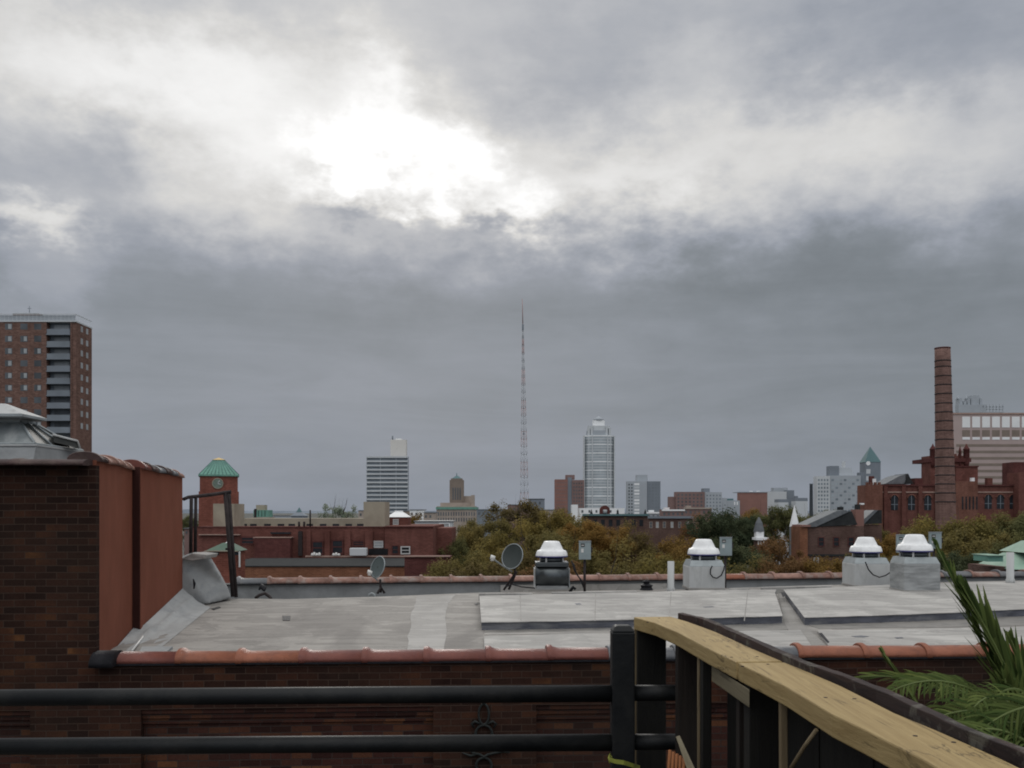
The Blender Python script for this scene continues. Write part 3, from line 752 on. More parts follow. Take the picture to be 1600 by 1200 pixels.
def cable(root, pts, d, dd=0):
    mb = MB().tube([P(x, y, d) for x, y in pts], .012, 6); o = mb.build('cable', K['cable'], root)
cable(f2, [(1113,884),(1110,890),(1110,897),(1114,902),(1120,903.5),(1127,899),(1131,890),(1132,884)], 17.85)
cable(f3, [(1352,878),(1357,890),(1364,898),(1374,902),(1384,899),(1393,893),(1397,890)], 18.2)
cable(f1, [(893,876),(897,890),(903,900),(910,908),(912,916)], 18.0)
MB().tube([P(890,925,17.6), P(896,917,17.6), P(899,921,17.6)], .03, 6).build('cable', K['tar'], f1)

# ------------------------------------------------------------------ disconnect switches on posts
def switch(px, y0, y1, wpx, d, ybot, label, mark=True):
    c = P(px, ybot, d); r = empty('switch_box', c, label, 'electrical box', 'grey switch boxes on posts beside the fans')
    hw = wpx/2*d/F; za, zb_ = P(0,y1,d).z, P(0,y0,d).z
    MB().tube([(c.x,d,c.z-.05),(c.x,d,za+.05)], .024, 8).build('post', K['rust'], r)
    MB().box(c.x-hw, c.x+hw, d-.09, d-.02+.0, za, zb_).build('cabinet', K['box_gray'], r, bevel=.008)
    MB().box(c.x-hw-.004, c.x+hw+.004, d-.1, d-.02, zb_+.001, zb_+.012).build('drip_edge', K['galv'], r)
    MB().box(c.x-hw*.7, c.x-hw*.05, d-.094, d-.0905, zb_-.095, zb_-.035).build('warning_label', K['sticker'], r)
    MB().box(c.x-hw*.6, c.x-hw*.15, d-.098, d-.0945, zb_-.075, zb_-.062).build('label_band', K['sticker_w'], r)
    MB().box(c.x-hw*.65, c.x-hw*.25, d-.094, d-.0905, zb_-.20, zb_-.13).build('rating_plate', K['sticker_w'], r)
    MB().box(c.x+hw+.002, c.x+hw+.03, d-.07, d-.045, zb_-.2, zb_-.1).build('switch_handle', K['rust'], r)
    return r
s1_ = switch(913.5, 846, 874, 18.5, 17.7, 927, 'grey switch box on a thin post right of the drum fan')
switch(1133, 840, 868, 18.5, 18.8, 922, 'grey switch box close behind the fan beside the standpipe')
switch(1408, 836, 863.5, 18, 18.6, 914, 'grey switch box standing between the two right-hand fans')
switch(1459, 832, 857, 18.5, 18.4, 914, 'grey switch box behind the fan with the streaked curb')
cable(s1_, [(915,926),(908,908),(900,894),(896,880)], 17.8)

# ------------------------------------------------------------------ dishes
def dish(px, py, d, wpx, hpx, nvec, base, label, m, arm_end, lnb_r=.035, mast=None):
    c = P(px, py, d); r = empty('satellite_dish', base, label, 'satellite dish', 'satellite dishes on the flat roof')
    n = Vector(nvec).normalized(); R_ = hpx/2*d/F
    up = (Vector((0,0,1))-n*n.z).normalized(); sd = n.cross(up)
    vs = []; N = 28; rings = [0,.25,.5,.75,.95,1.0]
    for k, rr in enumerate(rings[1:]):
        for i in range(N):
            a = 2*math.pi*i/N
            vs.append(c+(up*math.cos(a)*R_+sd*math.sin(a)*R_*.92)*rr+n*(rr*rr*.16*R_))
    vs.append(c.copy()); k0 = len(vs)-1; fs = []
    for i in range(N): fs.append((k0, i, (i+1) % N))
    for q in range(len(rings)-2):
        for i in range(N): fs.append((q*N+i, (q+1)*N+i, (q+1)*N+(i+1) % N, q*N+(i+1) % N))
    o = MB().add(vs, fs, True).build('reflector', m, r); so_ = o.modifiers.new('thick', 'SOLIDIFY'); so_.thickness = .012
    lip = [c+(up*math.cos(2*math.pi*i/N)*R_+sd*math.sin(2*math.pi*i/N)*R_*.92)+n*.16*R_ for i in range(N+1)]
    MB().tube(lip, .009, 6, False).build('rim', K['galv'], r)
    pts = [Vector(P(*a)) for a in arm_end]
    MB().tube(pts, .014, 6).build('feed_arm', K['galv'], r)
    e = pts[-1]
    q_ = MB().tube([e+Vector((-.03,0,.02)), e+Vector((.05,.0,-.0))], [lnb_r, lnb_r*.8], 10)
    q_.tube([e+Vector((0,0,.03)), e+Vector((.0,0,-.05))], [.02,.03], 8); q_.build('receiver', K['white_plastic'], r)
    back = c-n*.05
    MB().box(c.x-.03, c.x+.05, c.y+.02, c.y+.1, c.z-.1, c.z+.02).build('mount_bracket', K['rust'], r)
    for p in mast: MB().tube([P(*q) for q in p], .022, 8).build('mast', K['rust'], r)
    return r
d1 = dish(592, 887, 17.4, 22, 35, (-.75,-.8,.35), G(594,928,2.1), 'pale grey satellite dish on a short mast at the left of the roof', K['dish'],
     [(590,907,17.5),(582,900,17.1),(577,895,16.9)], mast=[[(594,905,17.5),(595,926,17.5)],[(590,927,17.4),(595,917,17.5),(601,927,17.5)]])
d2 = dish(802, 870, 17.7, 30, 40, (-.5,-.86,.3), P(790,924,17.7), 'dark satellite dish with a long feed arm left of the drum fan', K['dish_dk'],
     [(800,893,17.7),(784,883,17.0),(769,872,16.6)], mast=[[(804,885,17.75),(805,896,17.8),(787,922,17.8)],[(807,893,17.8),(795,921,17.9)]], lnb_r=.04)
cable(d2, [(788,918),(800,913),(815,917),(836,919)], 17.6)
# standpipes
def standpipe(px0, px1, y0, y1, d, label):
    c = P((px0+px1)/2, y1, d); r_ = (px1-px0)/2*d/F; zt_ = P(0,y0,d).z
    o = MB().lathe((c.x,c.y,c.z-.05), [(r_*1.25,0),(r_*1.2,.08),(r_,.1),(r_,zt_-c.z+.05),(r_*.8,zt_-c.z+.05),(r_*.8,zt_-c.z-.05)], 16).build('vent_pipe', K['curb_paint'])
    tag(o, label, 'vent pipe', 'white vent pipes on the flat roof')
standpipe(1043, 1053.5, 877, 922, 17.8, 'slim white vent pipe standing left of a fan with a looped cable')
standpipe(1573, 1584, 863, 908, 18.6, 'slim white vent pipe in front of the green copper roof')
# bits of roof clutter
o = MB().tube([P(576,935,17.2), P(577,929,17.2), P(581,927,17.2), P(585,929,17.2), P(586,936,17.2)], .02, 8).build('roof_vent_loop', K['galv'])
tag(o, 'small grey looped vent at the roof edge below the pale dish', 'vent')
o = MB().lathe(P(1010,922,17.6), [(.13,0),(.1,.05),(.12,.09),(.05,.12),(.07,.16),(.02,.19)], 9, False).build('tar_bucket_lump', K['tar'])
tag(o, 'ragged black tarred lump in front of the rear coping', 'debris')
o = MB().tube([P(399,935,17.0), P(405,930,17.0), P(414,927,17.1), P(421,932,17.1), P(424,937,17.0)], .03, 6).build('bent_flashing', K['rust'])
MBx = MB().tube([P(404,936,16.9), P(411,931,16.9), P(418,935,16.9)], .018, 6)
tag(o, 'dark bent strip lying behind the roof ridge near the ladder rail', 'debris')
o = MB().tube([P(405,921,18.6), P(409,915,18.7), P(412,919,18.6), P(413,923,18.5)], [.02,.05,.06,.02], 6).build('tar_blob', K['tar'])
tag(o, 'black tar blob stuck under the rear coping near the ladder rail', 'debris')

# ------------------------------------------------------------------ railing
rl = empty('metal_railing', (0.03, 2.75, EYE-1.65), 'black metal pipe railing with two rails ending at a square post', 'railing')
def rail(y0, y1):
    a = P(-140, y0-.7, 2.72); b = P(958, y1, 2.66)
    MB().tube([a, b], .0235, 20).build('rail', K['black_metal'], rl)
    c = P(988, y1-.6, 2.66); d = P(1078, y1-.9, 2.66)
    MB().tube([c, d], .022, 20).build('rail', K['black_metal'], rl)
rail(1092, 1083.5); rail(1168, 1160)
c0 = P(972.5, 1000, 2.66); hw = 17.6/F*2.66
pt = MB(); zt_ = P(0,986,2.66).z
pt.box(c0.x-hw, c0.x+hw, 2.66-hw, 2.66+hw, EYE-1.65, zt_); pt.build('post', K['black_metal'], rl, bevel=.004)
MB().pyramid(c0.x-hw*1.04, c0.x+hw*1.04, 2.66-hw*1.04, 2.66+hw*1.04, zt_+.0005, zt_+.017, c0.x-hw*.66, c0.x+hw*.66, 2.66-hw*.66, 2.66+hw*.66).build('post_cap', K['black_metal'], rl, bevel=.004)
# ------------------------------------------------------------------ timber fence with pine cap
fn = empty('timber_fence', (.5, 2.0, EYE-1.65), 'low timber planter fence with a new yellow pine cap rail and dark posts', 'fence')
h = .32
capL = [(990,964),(1024,973),(1060,988),(1105,1012),(1150,1034),(1190,1053),(1230,1073),(1265,1094),(1300,1115),(1359,1143),(1441,1185),(1530,1236)]
def capseg(pts, mat_, inset=0):
    L = [G(x, y, h) for x, y in pts]; vs = []
    n = len(L)
    for i, p in enumerate(L):
        tv = (L[min(i+1,n-1)]-L[max(i-1,0)]); tv.z = 0; tv.normalize(); nn = Vector((-tv.y, tv.x, 0))
        if nn.x < 0: nn = -nn
        wd = .102
        q = p+nn*wd
        if i == 0 and x0f: q = Vector((p.x+.115, p.y+.012, p.z))
        vs += [p, q, q-Vector((0,0,.038)), p-Vector((0,0,.038))]
    fs = [(0,1,2,3), tuple(4*(n-1)+k for k in (3,2,1,0))]
    for i in range(n-1):
        for k in range(4): fs.append((4*i+k, 4*(i+1)+k, 4*(i+1)+(k+1) % 4, 4*i+(k+1) % 4))
    return MB().add(vs, fs).build('cap_rail', mat_, fn, bevel=.003)
x0f = True; capseg(capL[:5], K['lumber'])
x0f = False; c2 = [(1153.2,1035.8)]+capL[5:]; capseg(c2, K['lumber'])
nh = MB()
for x, y in ((1012,972),(1030,966),(1143,1027),(1183,1026),(1160,1041),(1200,1038),(1290,1090),(1335,1092),(1430,1150),(1490,1160)):
    p = G(x, y, h); nh.lathe((p.x,p.y,p.z-.001), [(.0035,0),(.0035,.0016),(.002,.0018)], 8)
nh.build('nail_heads', K['rust'], fn)
# dark weathered plank behind the cap
h2 = .305
pk = [(1060,958),(1100,967),(1150,989),(1210,1016),(1255,1035),(1300,1050),(1370,1076),(1441,1109),(1511,1142),(1600,1174),(1700,1214)]
def plank(pts, hh, th, m, drop=.05, jag=.0014):
    L = []
    for i in range(len(pts)-1):
        for k in range(4):
            f = k/4; L.append((pts[i][0]*(1-f)+pts[i+1][0]*f, pts[i][1]*(1-f)+pts[i+1][1]*f))
    L = [G(x, y, hh) for x, y in L]; n = len(L); vs = []
    for i, p in enumerate(L):
        j = random.uniform(-jag, jag)
        tv = (L[min(i+1,n-1)]-L[max(i-1,0)]); tv.z = 0; tv.normalize(); nn = Vector((-tv.y, tv.x, 0))
        if nn.x < 0: nn = -nn
        a = p+Vector((0,0,j)); b = p+nn*th+Vector((0,0,random.uniform(-jag,jag)))
        vs += [a, b, b-Vector((0,0,drop)), a-Vector((0,0,drop))]
    fs = [(0,1,2,3), tuple(4*(n-1)+k for k in (3,2,1,0))]
    for i in range(n-1):
        for k in range(4): fs.append((4*i+k, 4*(i+1)+k, 4*(i+1)+(k+1) % 4, 4*i+(k+1) % 4))
    return MB().add(vs, fs).build('weathered_plank', m, fn, bevel=.0015)
plank([(x-1,y) for x, y in pk], h2, .018, K['old_board'], drop=.14)
def capdepth(px):
    L = [G(x, y, h) for x, y in capL]
    for i in range(len(capL)-1):
        if capL[i][0] <= px <= capL[i+1][0]:
            f = (px-capL[i][0])/(capL[i+1][0]-capL[i][0]); k = (px-CX)/F
            return (L[i].y*(1-f)+L[i+1].y*f)
    return L[0].y
def post(x0_, x1_, inset, m, name='post', thick=.05, slant=0, drop=0):
    d = capdepth(x0_)+inset; a = P(x0_, 900, d); b = P(x1_, 900, d); z0 = EYE-1.65; zt_ = EYE-h-.0385-drop
    MB().hexa([(a.x+slant,d,z0),(b.x+slant,d,z0),(b.x+slant,d+thick,z0),(a.x+slant,d+thick,z0),(a.x,d,zt_),(b.x,d,zt_),(b.x,d+thick,zt_),(a.x,d+thick,zt_)]).build(name, m, fn, bevel=.002)
post(991.5, 995.5, .012, K['lumber_v'], 'pale_edge_strip', .03)
post(996, 1041, .012, K['old_post'], 'post', .045)
post(1059, 1091, .012, K['old_post2'], 'post', .04)
post(1091.5, 1097.5, .012, K['lumber_v'], 'pale_edge_strip', .02)
post(1098, 1112, .02, K['old_post'], 'post', .04)
post(1171, 1218.5, .012, K['old_post'], 'post', .05)
post(1155, 1170, .06, K['old_post2'], 'post', .03, drop=.02)
post(1219.5, 1231, .012, K['lumber_v'], 'stake', .015, slant=.008)
# pale brace under the cap
MB().hexa([P(1112,1064,2.27),P(1171,1106,1.93),P(1171,1106,1.95),P(1112,1064,2.29),P(1112,1040,2.27),P(1171,1077.5,1.93),P(1171,1077.5,1.95),P(1112,1040,2.29)]).build('brace', K['plywood'], fn, bevel=.002)
# dark panels added to stand for the shadow inside the fence
bd = [(1113,2.34),(1180,2.02),(1250,1.74),(1330,1.50),(1450,1.27),(1600,1.10)]
for i in range(len(bd)-1):
    (xa,da),(xb,db) = bd[i], bd[i+1]
    a = P(xa+1,0,da); b = P(xb-1,0,db); zz = EYE-h-.042
    a.x += .035; b.x += .035
    MB().hexa([(a.x,a.y,EYE-1.65),(b.x,b.y,EYE-1.65),(b.x+.03,b.y+.01,EYE-1.65),(a.x+.03,a.y+.01,EYE-1.65),(a.x,a.y,zz),(b.x,b.y,zz),(b.x+.03,b.y+.01,zz),(a.x+.03,a.y+.01,zz)]).build('board', K['old_post'], fn)
MB().tube([P(1236,1200,1.62), P(1258,1165,1.60), P(1276,1140,1.58)], .0035, 6).build('thin_stick', K['lumber_v'], fn)
MB().hexa([P(1056,1151,2.30),P(1062,1149,2.30),P(1062,1149,2.33),P(1056,1151,2.33),P(1078,1215,2.1),P(1092,1215,2.1),P(1092,1215,2.13),P(1078,1215,2.13)]).build('loose_batten', K['plywood'], fn)
sm = mat('orange_clay_slats', (.30,.12,.05), .7, .15, 8)
sl_ = MB()
for k in range(5):
    x = 1047+k*5.5; y = 1172+k*3
    a, b = P(x, y, 2.40-k*.02), P(x-4+k*.6, 1230, 2.36-k*.02)
    sl_.tube([a, b], .0042, 6)
tag(sl_.build('clay_slat_bundle', sm), 'bundle of small orange slats leaning inside the fence foot', 'slats')
tpm = mat('yellow_green_strap', (.28,.30,.06), .5, .25, 25)
tp = MB()
pa = [(952,1186,2.60),(960,1189,2.58),(975,1191,2.575),(990,1196,2.60),(1000,1199,2.72)]
vs = []
for x, y, d in pa: vs += [P(x, y-3, d), P(x, y+4, d)]
tp.add(vs, [(2*i, 2*i+1, 2*i+3, 2*i+2) for i in range(len(pa)-1)])
tp.tube([P(953,1193,2.6), P(951,1184,2.6), P(953,1178,2.62), P(956,1184,2.61)], .0022, 6)
tag(tp.build('tie_strap', tpm), 'yellow green plastic strap tied round the black post', 'strap')

# ------------------------------------------------------------------ palm plant
pm1 = leaf_mat('palm_leaf', (.050,.085,.026), (.145,.175,.055))
stemm = mat('palm_stem', (.10,.13,.04), .5, .2, 10)
pp = empty('palm_plant', (1.17, 2.0, EYE-.80), 'green feathery palm plant growing in the planter behind the fence', 'plant')
def bez(a, b, c, t): return a*(1-t)**2+b*2*t*(1-t)+c*t*t
def frond(pts, n, L, a0, a1, side=None, droop=.0, wd=.0055, t0=.15, pale=0, fan_=1.0):
    a, b, c = [P(*q) for q in pts]
    path = [bez(a, b, c, i/14) for i in range(15)]
    st = MB().tube(path, [.0055*(1-.75*i/14) for i in range(15)], 6)
    lf = MB(); tones = []
    for i in range(n):
        t = t0+(1-t0)*i/(n-1)
        p = bez(a, b, c, t); tg = (bez(a, b, c, min(1,t+.02))-bez(a, b, c, max(0,t-.02))).normalized()
        sd = side if side is not None else tg.cross(Vector((0,-.5,1))).normalized()
        sd = (sd-tg*sd.dot(tg)).normalized(); nm = tg.cross(sd)
        for sgn in (-1, 1):
            an = R(a0+(a1-a0)*t+random.uniform(-6,6)); l = L*math.sin(math.pi*min(1,(t*.75+.22)))**.7*random.uniform(.8,1.1)
            dr = (tg*math.cos(an)+sd*sgn*math.sin(an)*fan_+nm*random.uniform(-.12,.12)).normalized()
            wv = dr.cross(nm).normalized(); wv = (wv*math.cos(.5)+nm*math.sin(.5)*sgn)
            prev = None; pos = p.copy(); S_ = 6; tn = random.uniform(.15,.75); hu = min(1, random.uniform(0,.8)+pale)
            for k in range(S_+1):
                f = k/S_; wdt = wd*(.5+1.5*f)*(1-f)**.7*1.35 if f < 1 else 0.0003
                wdt = max(wdt, .0004)
                pr = (pos-wv*wdt/2, pos+wv*wdt/2)
                if prev:
                    lf.add([prev[0], prev[1], pr[1], pr[0]], [(0,1,2,3)], True); tones.append((tn+.1*f, hu, 0, 1))
                prev = pr
                dr2 = (dr+Vector((0,0,-1))*droop*f*f*2).normalized()
                pos = pos+dr2*(l/S_)
    st.build('frond_stem', stemm, pp)
    lf.build('frond', pm1, pp, tone=tones)
X = Vector((1,.15,.1))
# tall fronds
frond([(1640,1250,2.0),(1560,1050,1.95),(1462,852,1.9)], 44, .10, 17, 11, side=Vector((1,.6,.2)), wd=.0048, t0=.25)
frond([(1650,1250,1.98),(1600,1080,1.95),(1503,915,1.92)], 38, .16, 14, 9, side=Vector((1,.5,.2)), wd=.0075, t0=.2)
frond([(1650,1250,2.0),(1610,1100,1.98),(1545,985,1.95)], 26, .14, 15, 8, side=Vector((1,.3,.2)), wd=.0070, t0=.2)
frond([(1660,1250,2.04),(1625,1120,2.02),(1580,1000,2.0)], 20, .13, 17, 7, side=Vector((1,-.3,.2)), wd=.0065)
frond([(1630,1260,1.96),(1590,1150,1.93),(1570,1060,1.9)], 17, .13, 22, 10, side=X, wd=.0085)
# arching to the left
frond([(1660,1230,2.0),(1530,1010,1.95),(1388,1082,1.85)], 40, .085, 55, 40, droop=.9, wd=.0042, pale=.25)
frond([(1680,1200,1.9),(1560,1060,1.85),(1425,1140,1.75)], 40, .10, 55, 40, droop=.8, wd=.0042)
frond([(1700,1180,1.8),(1590,1080,1.75),(1490,1175,1.7)], 40, .11, 55, 38, droop=.8, wd=.0042)
frond([(1650,1210,2.1),(1540,1060,2.1),(1405,1060,2.1)], 37, .10, 50, 35, droop=.5, wd=.005)
frond([(1660,1230,2.15),(1500,1040,2.15),(1345,1058,2.15)], 30, .11, 24, 12, droop=.25, wd=.005)
frond([(1690,1210,1.95),(1600,1100,1.9),(1520,1110,1.85)], 34, .11, 55, 40, droop=.7, wd=.0042)
frond([(1680,1230,2.1),(1600,1150,2.1),(1460,1120,2.1)], 37, .12, 50, 38, droop=.6, wd=.0042)
frond([(1700,1130,1.75),(1620,1075,1.75),(1540,1135,1.7)], 30, .11, 50, 30, droop=.9, wd=.0042)
frond([(1680,1260,1.9),(1590,1180,1.85),(1500,1130,1.8)], 30, .12, 50, 30, droop=.4, wd=.0042)
frond([(1560,1260,2.3),(1440,1120,2.3),(1380,1020,2.3)], 13, .10, 14, 6, droop=.2, wd=.006, t0=.6)
for q in range(11):
    x0_ = random.uniform(1600,1720); y0_ = random.uniform(1150,1260); d_ = random.uniform(1.65,2.2)
    ex = random.uniform(1400,1590); ey = 1200-(ex-1400)*.35+random.uniform(-60,30)
    frond([(x0_,y0_,d_),((x0_+ex)/2,min(y0_,ey)-random.uniform(30,80),d_),(ex,ey,d_-random.uniform(0,.15))], 16, random.uniform(.07,.11), 52, 34, droop=random.uniform(.4,1.0), wd=.004, pale=random.choice((0,0,.3)))
pb = MB().box(.70, 2.4, 1.2, 2.9, EYE-1.65, EYE-.80)
tag(pb.build('planter_box', K['old_post'], bevel=.01), 'dark wooden planter box holding the palm behind the fence', 'planter')
lt = MB(); tn_ = []
for i in range(900):
    x = random.uniform(.80,2.2); y = random.uniform(1.3,2.6); z = EYE-.80+abs(random.gauss(0,.09))
    a = random.uniform(0,6.28); l = random.uniform(.05,.13); d_ = Vector((math.cos(a), math.sin(a), random.uniform(.0,1.2))).normalized(); s_ = d_.cross(Vector((0,0,1))).normalized()*.006
    p = Vector((x,y,z)); lt.add([p-s_, p+s_, p+d_*l*.6+s_*1.2-Vector((0,0,.0)), p+d_*l], [(0,1,2,3)]); tn_.append((random.uniform(.05,.5), random.random(), 0, 1))
tag(lt.build('ground_foliage', pm1, tone=tn_), 'dark low leaves filling the planter under the palm', 'foliage', kind='stuff')
# ------------------------------------------------------------------ distant and middle-distance city
def br(name, c, mortar=None, bw=.6, bh=.22, **k):
    lo = tuple(x*.72 for x in c); hi = tuple(x*1.3 for x in c)
    return brick(name, [(0, lo), (.5, c), (1, hi)], mortar or tuple(x*1.1+.02 for x in c), bw=bw, bh=bh, mw=.03, bumps=0, dirt=tuple(x*.55 for x in c), **k)
B = {
 'tower_brick': br('tower_brown_brick', (.175,.105,.085)),
 'red1': br('school_red_brick', (.150,.060,.048), bw=.25, bh=.08, dirt_amt=.6),
 'red2': br('clock_tower_brick', (.20,.072,.052), bw=.3, bh=.1),
 'orange': br('orange_brown_brick', (.20,.088,.05), bw=.25, bh=.08),
 'darkred': br('dark_red_brick_block', (.105,.038,.034), bw=.25, bh=.08),
 'castle': br('castle_red_brick', (.150,.062,.050), bw=.3, bh=.1),
 'castle_or': br('castle_orange_brick', (.180,.082,.060), bw=.3, bh=.1),
 'stack': br('smokestack_brick', (.19,.115,.098), bw=.4, bh=.14),
 'hazered': mat('hazy_red_brick', (.225,.150,.138), .9, .14, .25, spec=.1, dirt=(.17,.13,.125), dirt_amt=.5, dirt_scale=.12),  # greyed red: distance haze mixed into the base colour
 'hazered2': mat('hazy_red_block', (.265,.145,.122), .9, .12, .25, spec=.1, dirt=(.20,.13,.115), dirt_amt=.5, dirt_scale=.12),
 'housebrick': br('brownstone_brick', (.115,.07,.058), bw=.25, bh=.08),
}
Cc = {  # far tones paler and greyer, distance haze mixed into the base colours
 'cream': mat('cream_masonry', (.34,.30,.235), .85, .12, .6, dirt=(.2,.17,.13), dirt_amt=.5, dirt_scale=.4),
 'beige': mat('beige_stone', (.37,.315,.27), .85, .12, .3, dirt=(.21,.17,.15), dirt_amt=.5, dirt_scale=.2),
 'beige_dk': mat('brown_stone_tower', (.225,.185,.155), .85, .12, .3),
 'bulk': mat('creamy_bulkhead_concrete', (.68,.66,.62), .8, .06, .2, dirt=(.5,.48,.45), dirt_amt=.3, dirt_scale=.2),
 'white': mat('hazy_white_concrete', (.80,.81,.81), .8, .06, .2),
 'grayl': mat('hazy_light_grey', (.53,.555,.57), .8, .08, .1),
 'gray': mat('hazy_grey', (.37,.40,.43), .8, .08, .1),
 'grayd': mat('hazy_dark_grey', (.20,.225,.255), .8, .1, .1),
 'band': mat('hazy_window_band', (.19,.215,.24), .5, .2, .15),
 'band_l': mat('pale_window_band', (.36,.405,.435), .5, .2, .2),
 'cop': mat('verdigris_copper', (.15,.31,.25), .6, .15, 1.5, dirt=(.10,.20,.17), dirt_amt=.5, dirt_scale=1),
 'cop_br': mat('bright_green_roof', (.27,.39,.31), .6, .1, 1.2, dirt=(.15,.30,.22), dirt_amt=.4, dirt_scale=1),
 'cop_dk': mat('dull_green_copper', (.11,.16,.125), .8, .15, 1.5, dirt=(.07,.09,.07), dirt_amt=.6, dirt_scale=1.5),
 'cop_far': mat('hazy_green_spire', (.10,.17,.18), .7, .1, .2),
 'gold': mat('gilded_finial', (.85,.62,.26), .2, .05, 5, metal=1),
 'slate': mat('grey_slate_roof', (.13,.14,.15), .6, .2, 2, dirt=(.22,.23,.24), dirt_amt=.4, dirt_scale=.9),
 'slate_dk': mat('dark_slate_roof', (.035,.037,.038), .95, .2, 2, spec=.05),
 'win': mat('dark_window', (.025,.028,.033), .2, .4, .7),
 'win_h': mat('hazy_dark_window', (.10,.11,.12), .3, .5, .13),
 'win_l': mat('window_pale_curtain', (.34,.36,.37), .4, .25, .3),
 'win_b': mat('bluish_windows', (.20,.235,.26), .3, .4, .2),
 'pink': mat('pinkish_precast', (.42,.335,.315), .85, .06, .2),
 'clock': mat('clock_face', (.16,.20,.17), .6, .2, 3),
 'mast_r': mat('mast_red', (.38,.25,.24), .8, .1, 1, spec=.1), 'mast_w': mat('mast_white', (.40,.42,.44), .8, .1, 1, spec=.1),
 'dark': mat('dark_opening', (.012,.012,.014), .7, .3, 2),
 'ledge': mat('pale_stone_ledge', (.36,.25,.21), .8, .15, 2),
}
def X(px, d): return (px-CX)/F*d
def Z(py, d): return EYE+(HOR-py)/F*d
def block(root, name, x0, x1, y0, d, depth, m, y1=None, front=0.0, dx=0):
    """box whose front face stands at distance d; top at image row y0"""
    depth = min(depth, 3+.005*d); zb_ = 0 if y1 is None else Z(y1, d)
    return MB().box(X(x0,d), X(x1,d), d-front, d+depth, zb_, Z(y0,d)).build(name, m, root)
def fwin(root, x0, x1, y0, y1, d, m=None, fr=None, pr=.03, name='window'):
    a, b, c, e = X(x0,d), X(x1,d), Z(y1,d), Z(y0,d)
    if fr:
        t_ = min((b-a)*.12, .12); mb = MB()
        mb.box(a, b, d-pr-.03, d+.01, c, c+t_).box(a, b, d-pr-.03, d+.01, e-t_, e).box(a, a+t_, d-pr-.03, d+.01, c+t_+.001, e-t_-.001).box(b-t_, b, d-pr-.03, d+.01, c+t_+.001, e-t_-.001)
        mb.box(a+t_+.001, b-t_-.001, d-pr-.02, d+.01, (c+e)/2-t_*.35, (c+e)/2+t_*.35)
        w_ = mb.build(name, fr, root)
        MB().box(a+t_*.5, b-t_*.5, d-pr, d+.012, c+t_*.5, e-t_*.5).build('pane', m or Cc['win'], w_)
        return w_
    return MB().box(a, b, d-pr, d+.02, c, e).build(name, m or Cc['win'], root)
def B_(name, px, d, label, cat='building', group=None): return empty(name, (X(px,d), d, 0), label, cat, group)

# --- brown apartment tower at the left
D = 220; r = B_('apartment_tower', 40, D, 'tall brown brick apartment tower with recessed balconies and railed roof', 'apartment tower')
block(r, 'wall', -260, 72.6, 503, D, 8.5, B['tower_brick']); block(r, 'wall', 110, 112, 503, D, 8.5, B['tower_brick'], front=0)
MB().box(X(112,D)+.001, X(112,D)+.9, D+.2, D+8.5, 0, Z(503,D)).build('side_wall', B['tower_brick'], r)
MB().box(X(72.7,D), X(109.9,D), D+1.6, D+8.4, 0, Z(503,D)-.02).build('balcony_back_wall', Cc['band'], r)
MB().box(X(-260,D), X(112,D)+1.0, D-.15, D+8.6, Z(503,D)+.001, Z(501,D)).build('roof_edge', Cc['grayl'], r)
rp = MB(); zr0, zr1 = Z(501,D), Z(491.5,D)
for i in range(60):
    x = X(-250,D)+i*.92
    if x < X(112,D)+.9: rp.box(x, x+.05, D-.02, D+.03, zr0, zr1)
rp.box(X(-260,D), X(112,D)+.9, D-.05, D+.06, zr1, zr1+.16)
for i in range(9): rp.box(X(112,D)+.8, X(112,D)+.85, D+.3+i*.9, D+.35+i*.9, zr0, zr1)
rp.box(X(112,D)+.76, X(112,D)+.9, D+.07, D+8.5, zr1, zr1+.16)
rp.build('roof_railing', Cc['grayl'], r)
rs = MB().box(X(-260,D), X(112,D)+.7, D+.3, D+.33, zr0, zr1-.1); rs.build('railing_mesh', Cc['gray'], r)
block(r, 'roof_bulkhead', 20, 61, 490, D+3, 4, B['tower_brick'], y1=503)
MB().box(X(20,D+3)-.1, X(61,D+3)+.1, D+2.9, D+7.1, Z(490,D+3)+.001, Z(489,D+3)).build('bulkhead_edge', Cc['grayl'], r)
MB().tube([(X(46,D+4),D+4,Z(490,D+4)),(X(46,D+4),D+4,Z(478,D+4))], .08, 5).tube([(X(43,D+4),D+4,Z(482,D+4)),(X(49,D+4),D+4,Z(482,D+4))], .06, 5).build('antenna', Cc['grayd'], r)
for k in range(9):
    y = 504.5+k*19.15
    for j, xc in enumerate((13.5, 37.5, 59)):
        w_ = fwin(r, xc-5.6, xc+5.6, y+1, y+10.5, D, Cc['win_h'], pr=.02)
        if (k*3+j) % 9 in (0,3,4,6,7,8):
            q = .3 if j else -.1
            MB().box(X(xc-.5+q,D), X(xc+4.6,D), D-.05, D-.021, Z(y+9.3,D), Z(y+2,D)).build('blind', Cc['win_l'], w_)
    # balcony
    MB().box(X(72.8,D), X(109.8,D), D-.25, D+1.59, Z(y+19,D), Z(y+17.4,D)).build('balcony_slab', Cc['grayd'], r)
    MB().box(X(73.4,D), X(109.2,D), D-.1, D-.04, Z(y+17.3,D), Z(y+9.6,D)).build('balcony_rail', Cc['band'] if k % 3 else Cc['grayd'], r)
    MB().box(X(80,D), X(103,D), D+1.5, D+1.61, Z(y+12,D), Z(y+1.5,D)).build('balcony_window', Cc['win_l'] if k < 6 else Cc['win_h'], r)
    fwin(r, 74, 79, y+1.5, y+14, D+1.55, Cc['win_h'], name='balcony_door')
    for yy, dd_ in ((D+2.6, 0), (D+5.4, 0)):
        MB().box(X(112,D)+.88, X(112,D)+.93, yy, yy+1.1, Z(y+10.5,D), Z(y+1.5,D)).build('side_window', Cc['win_l'], r)

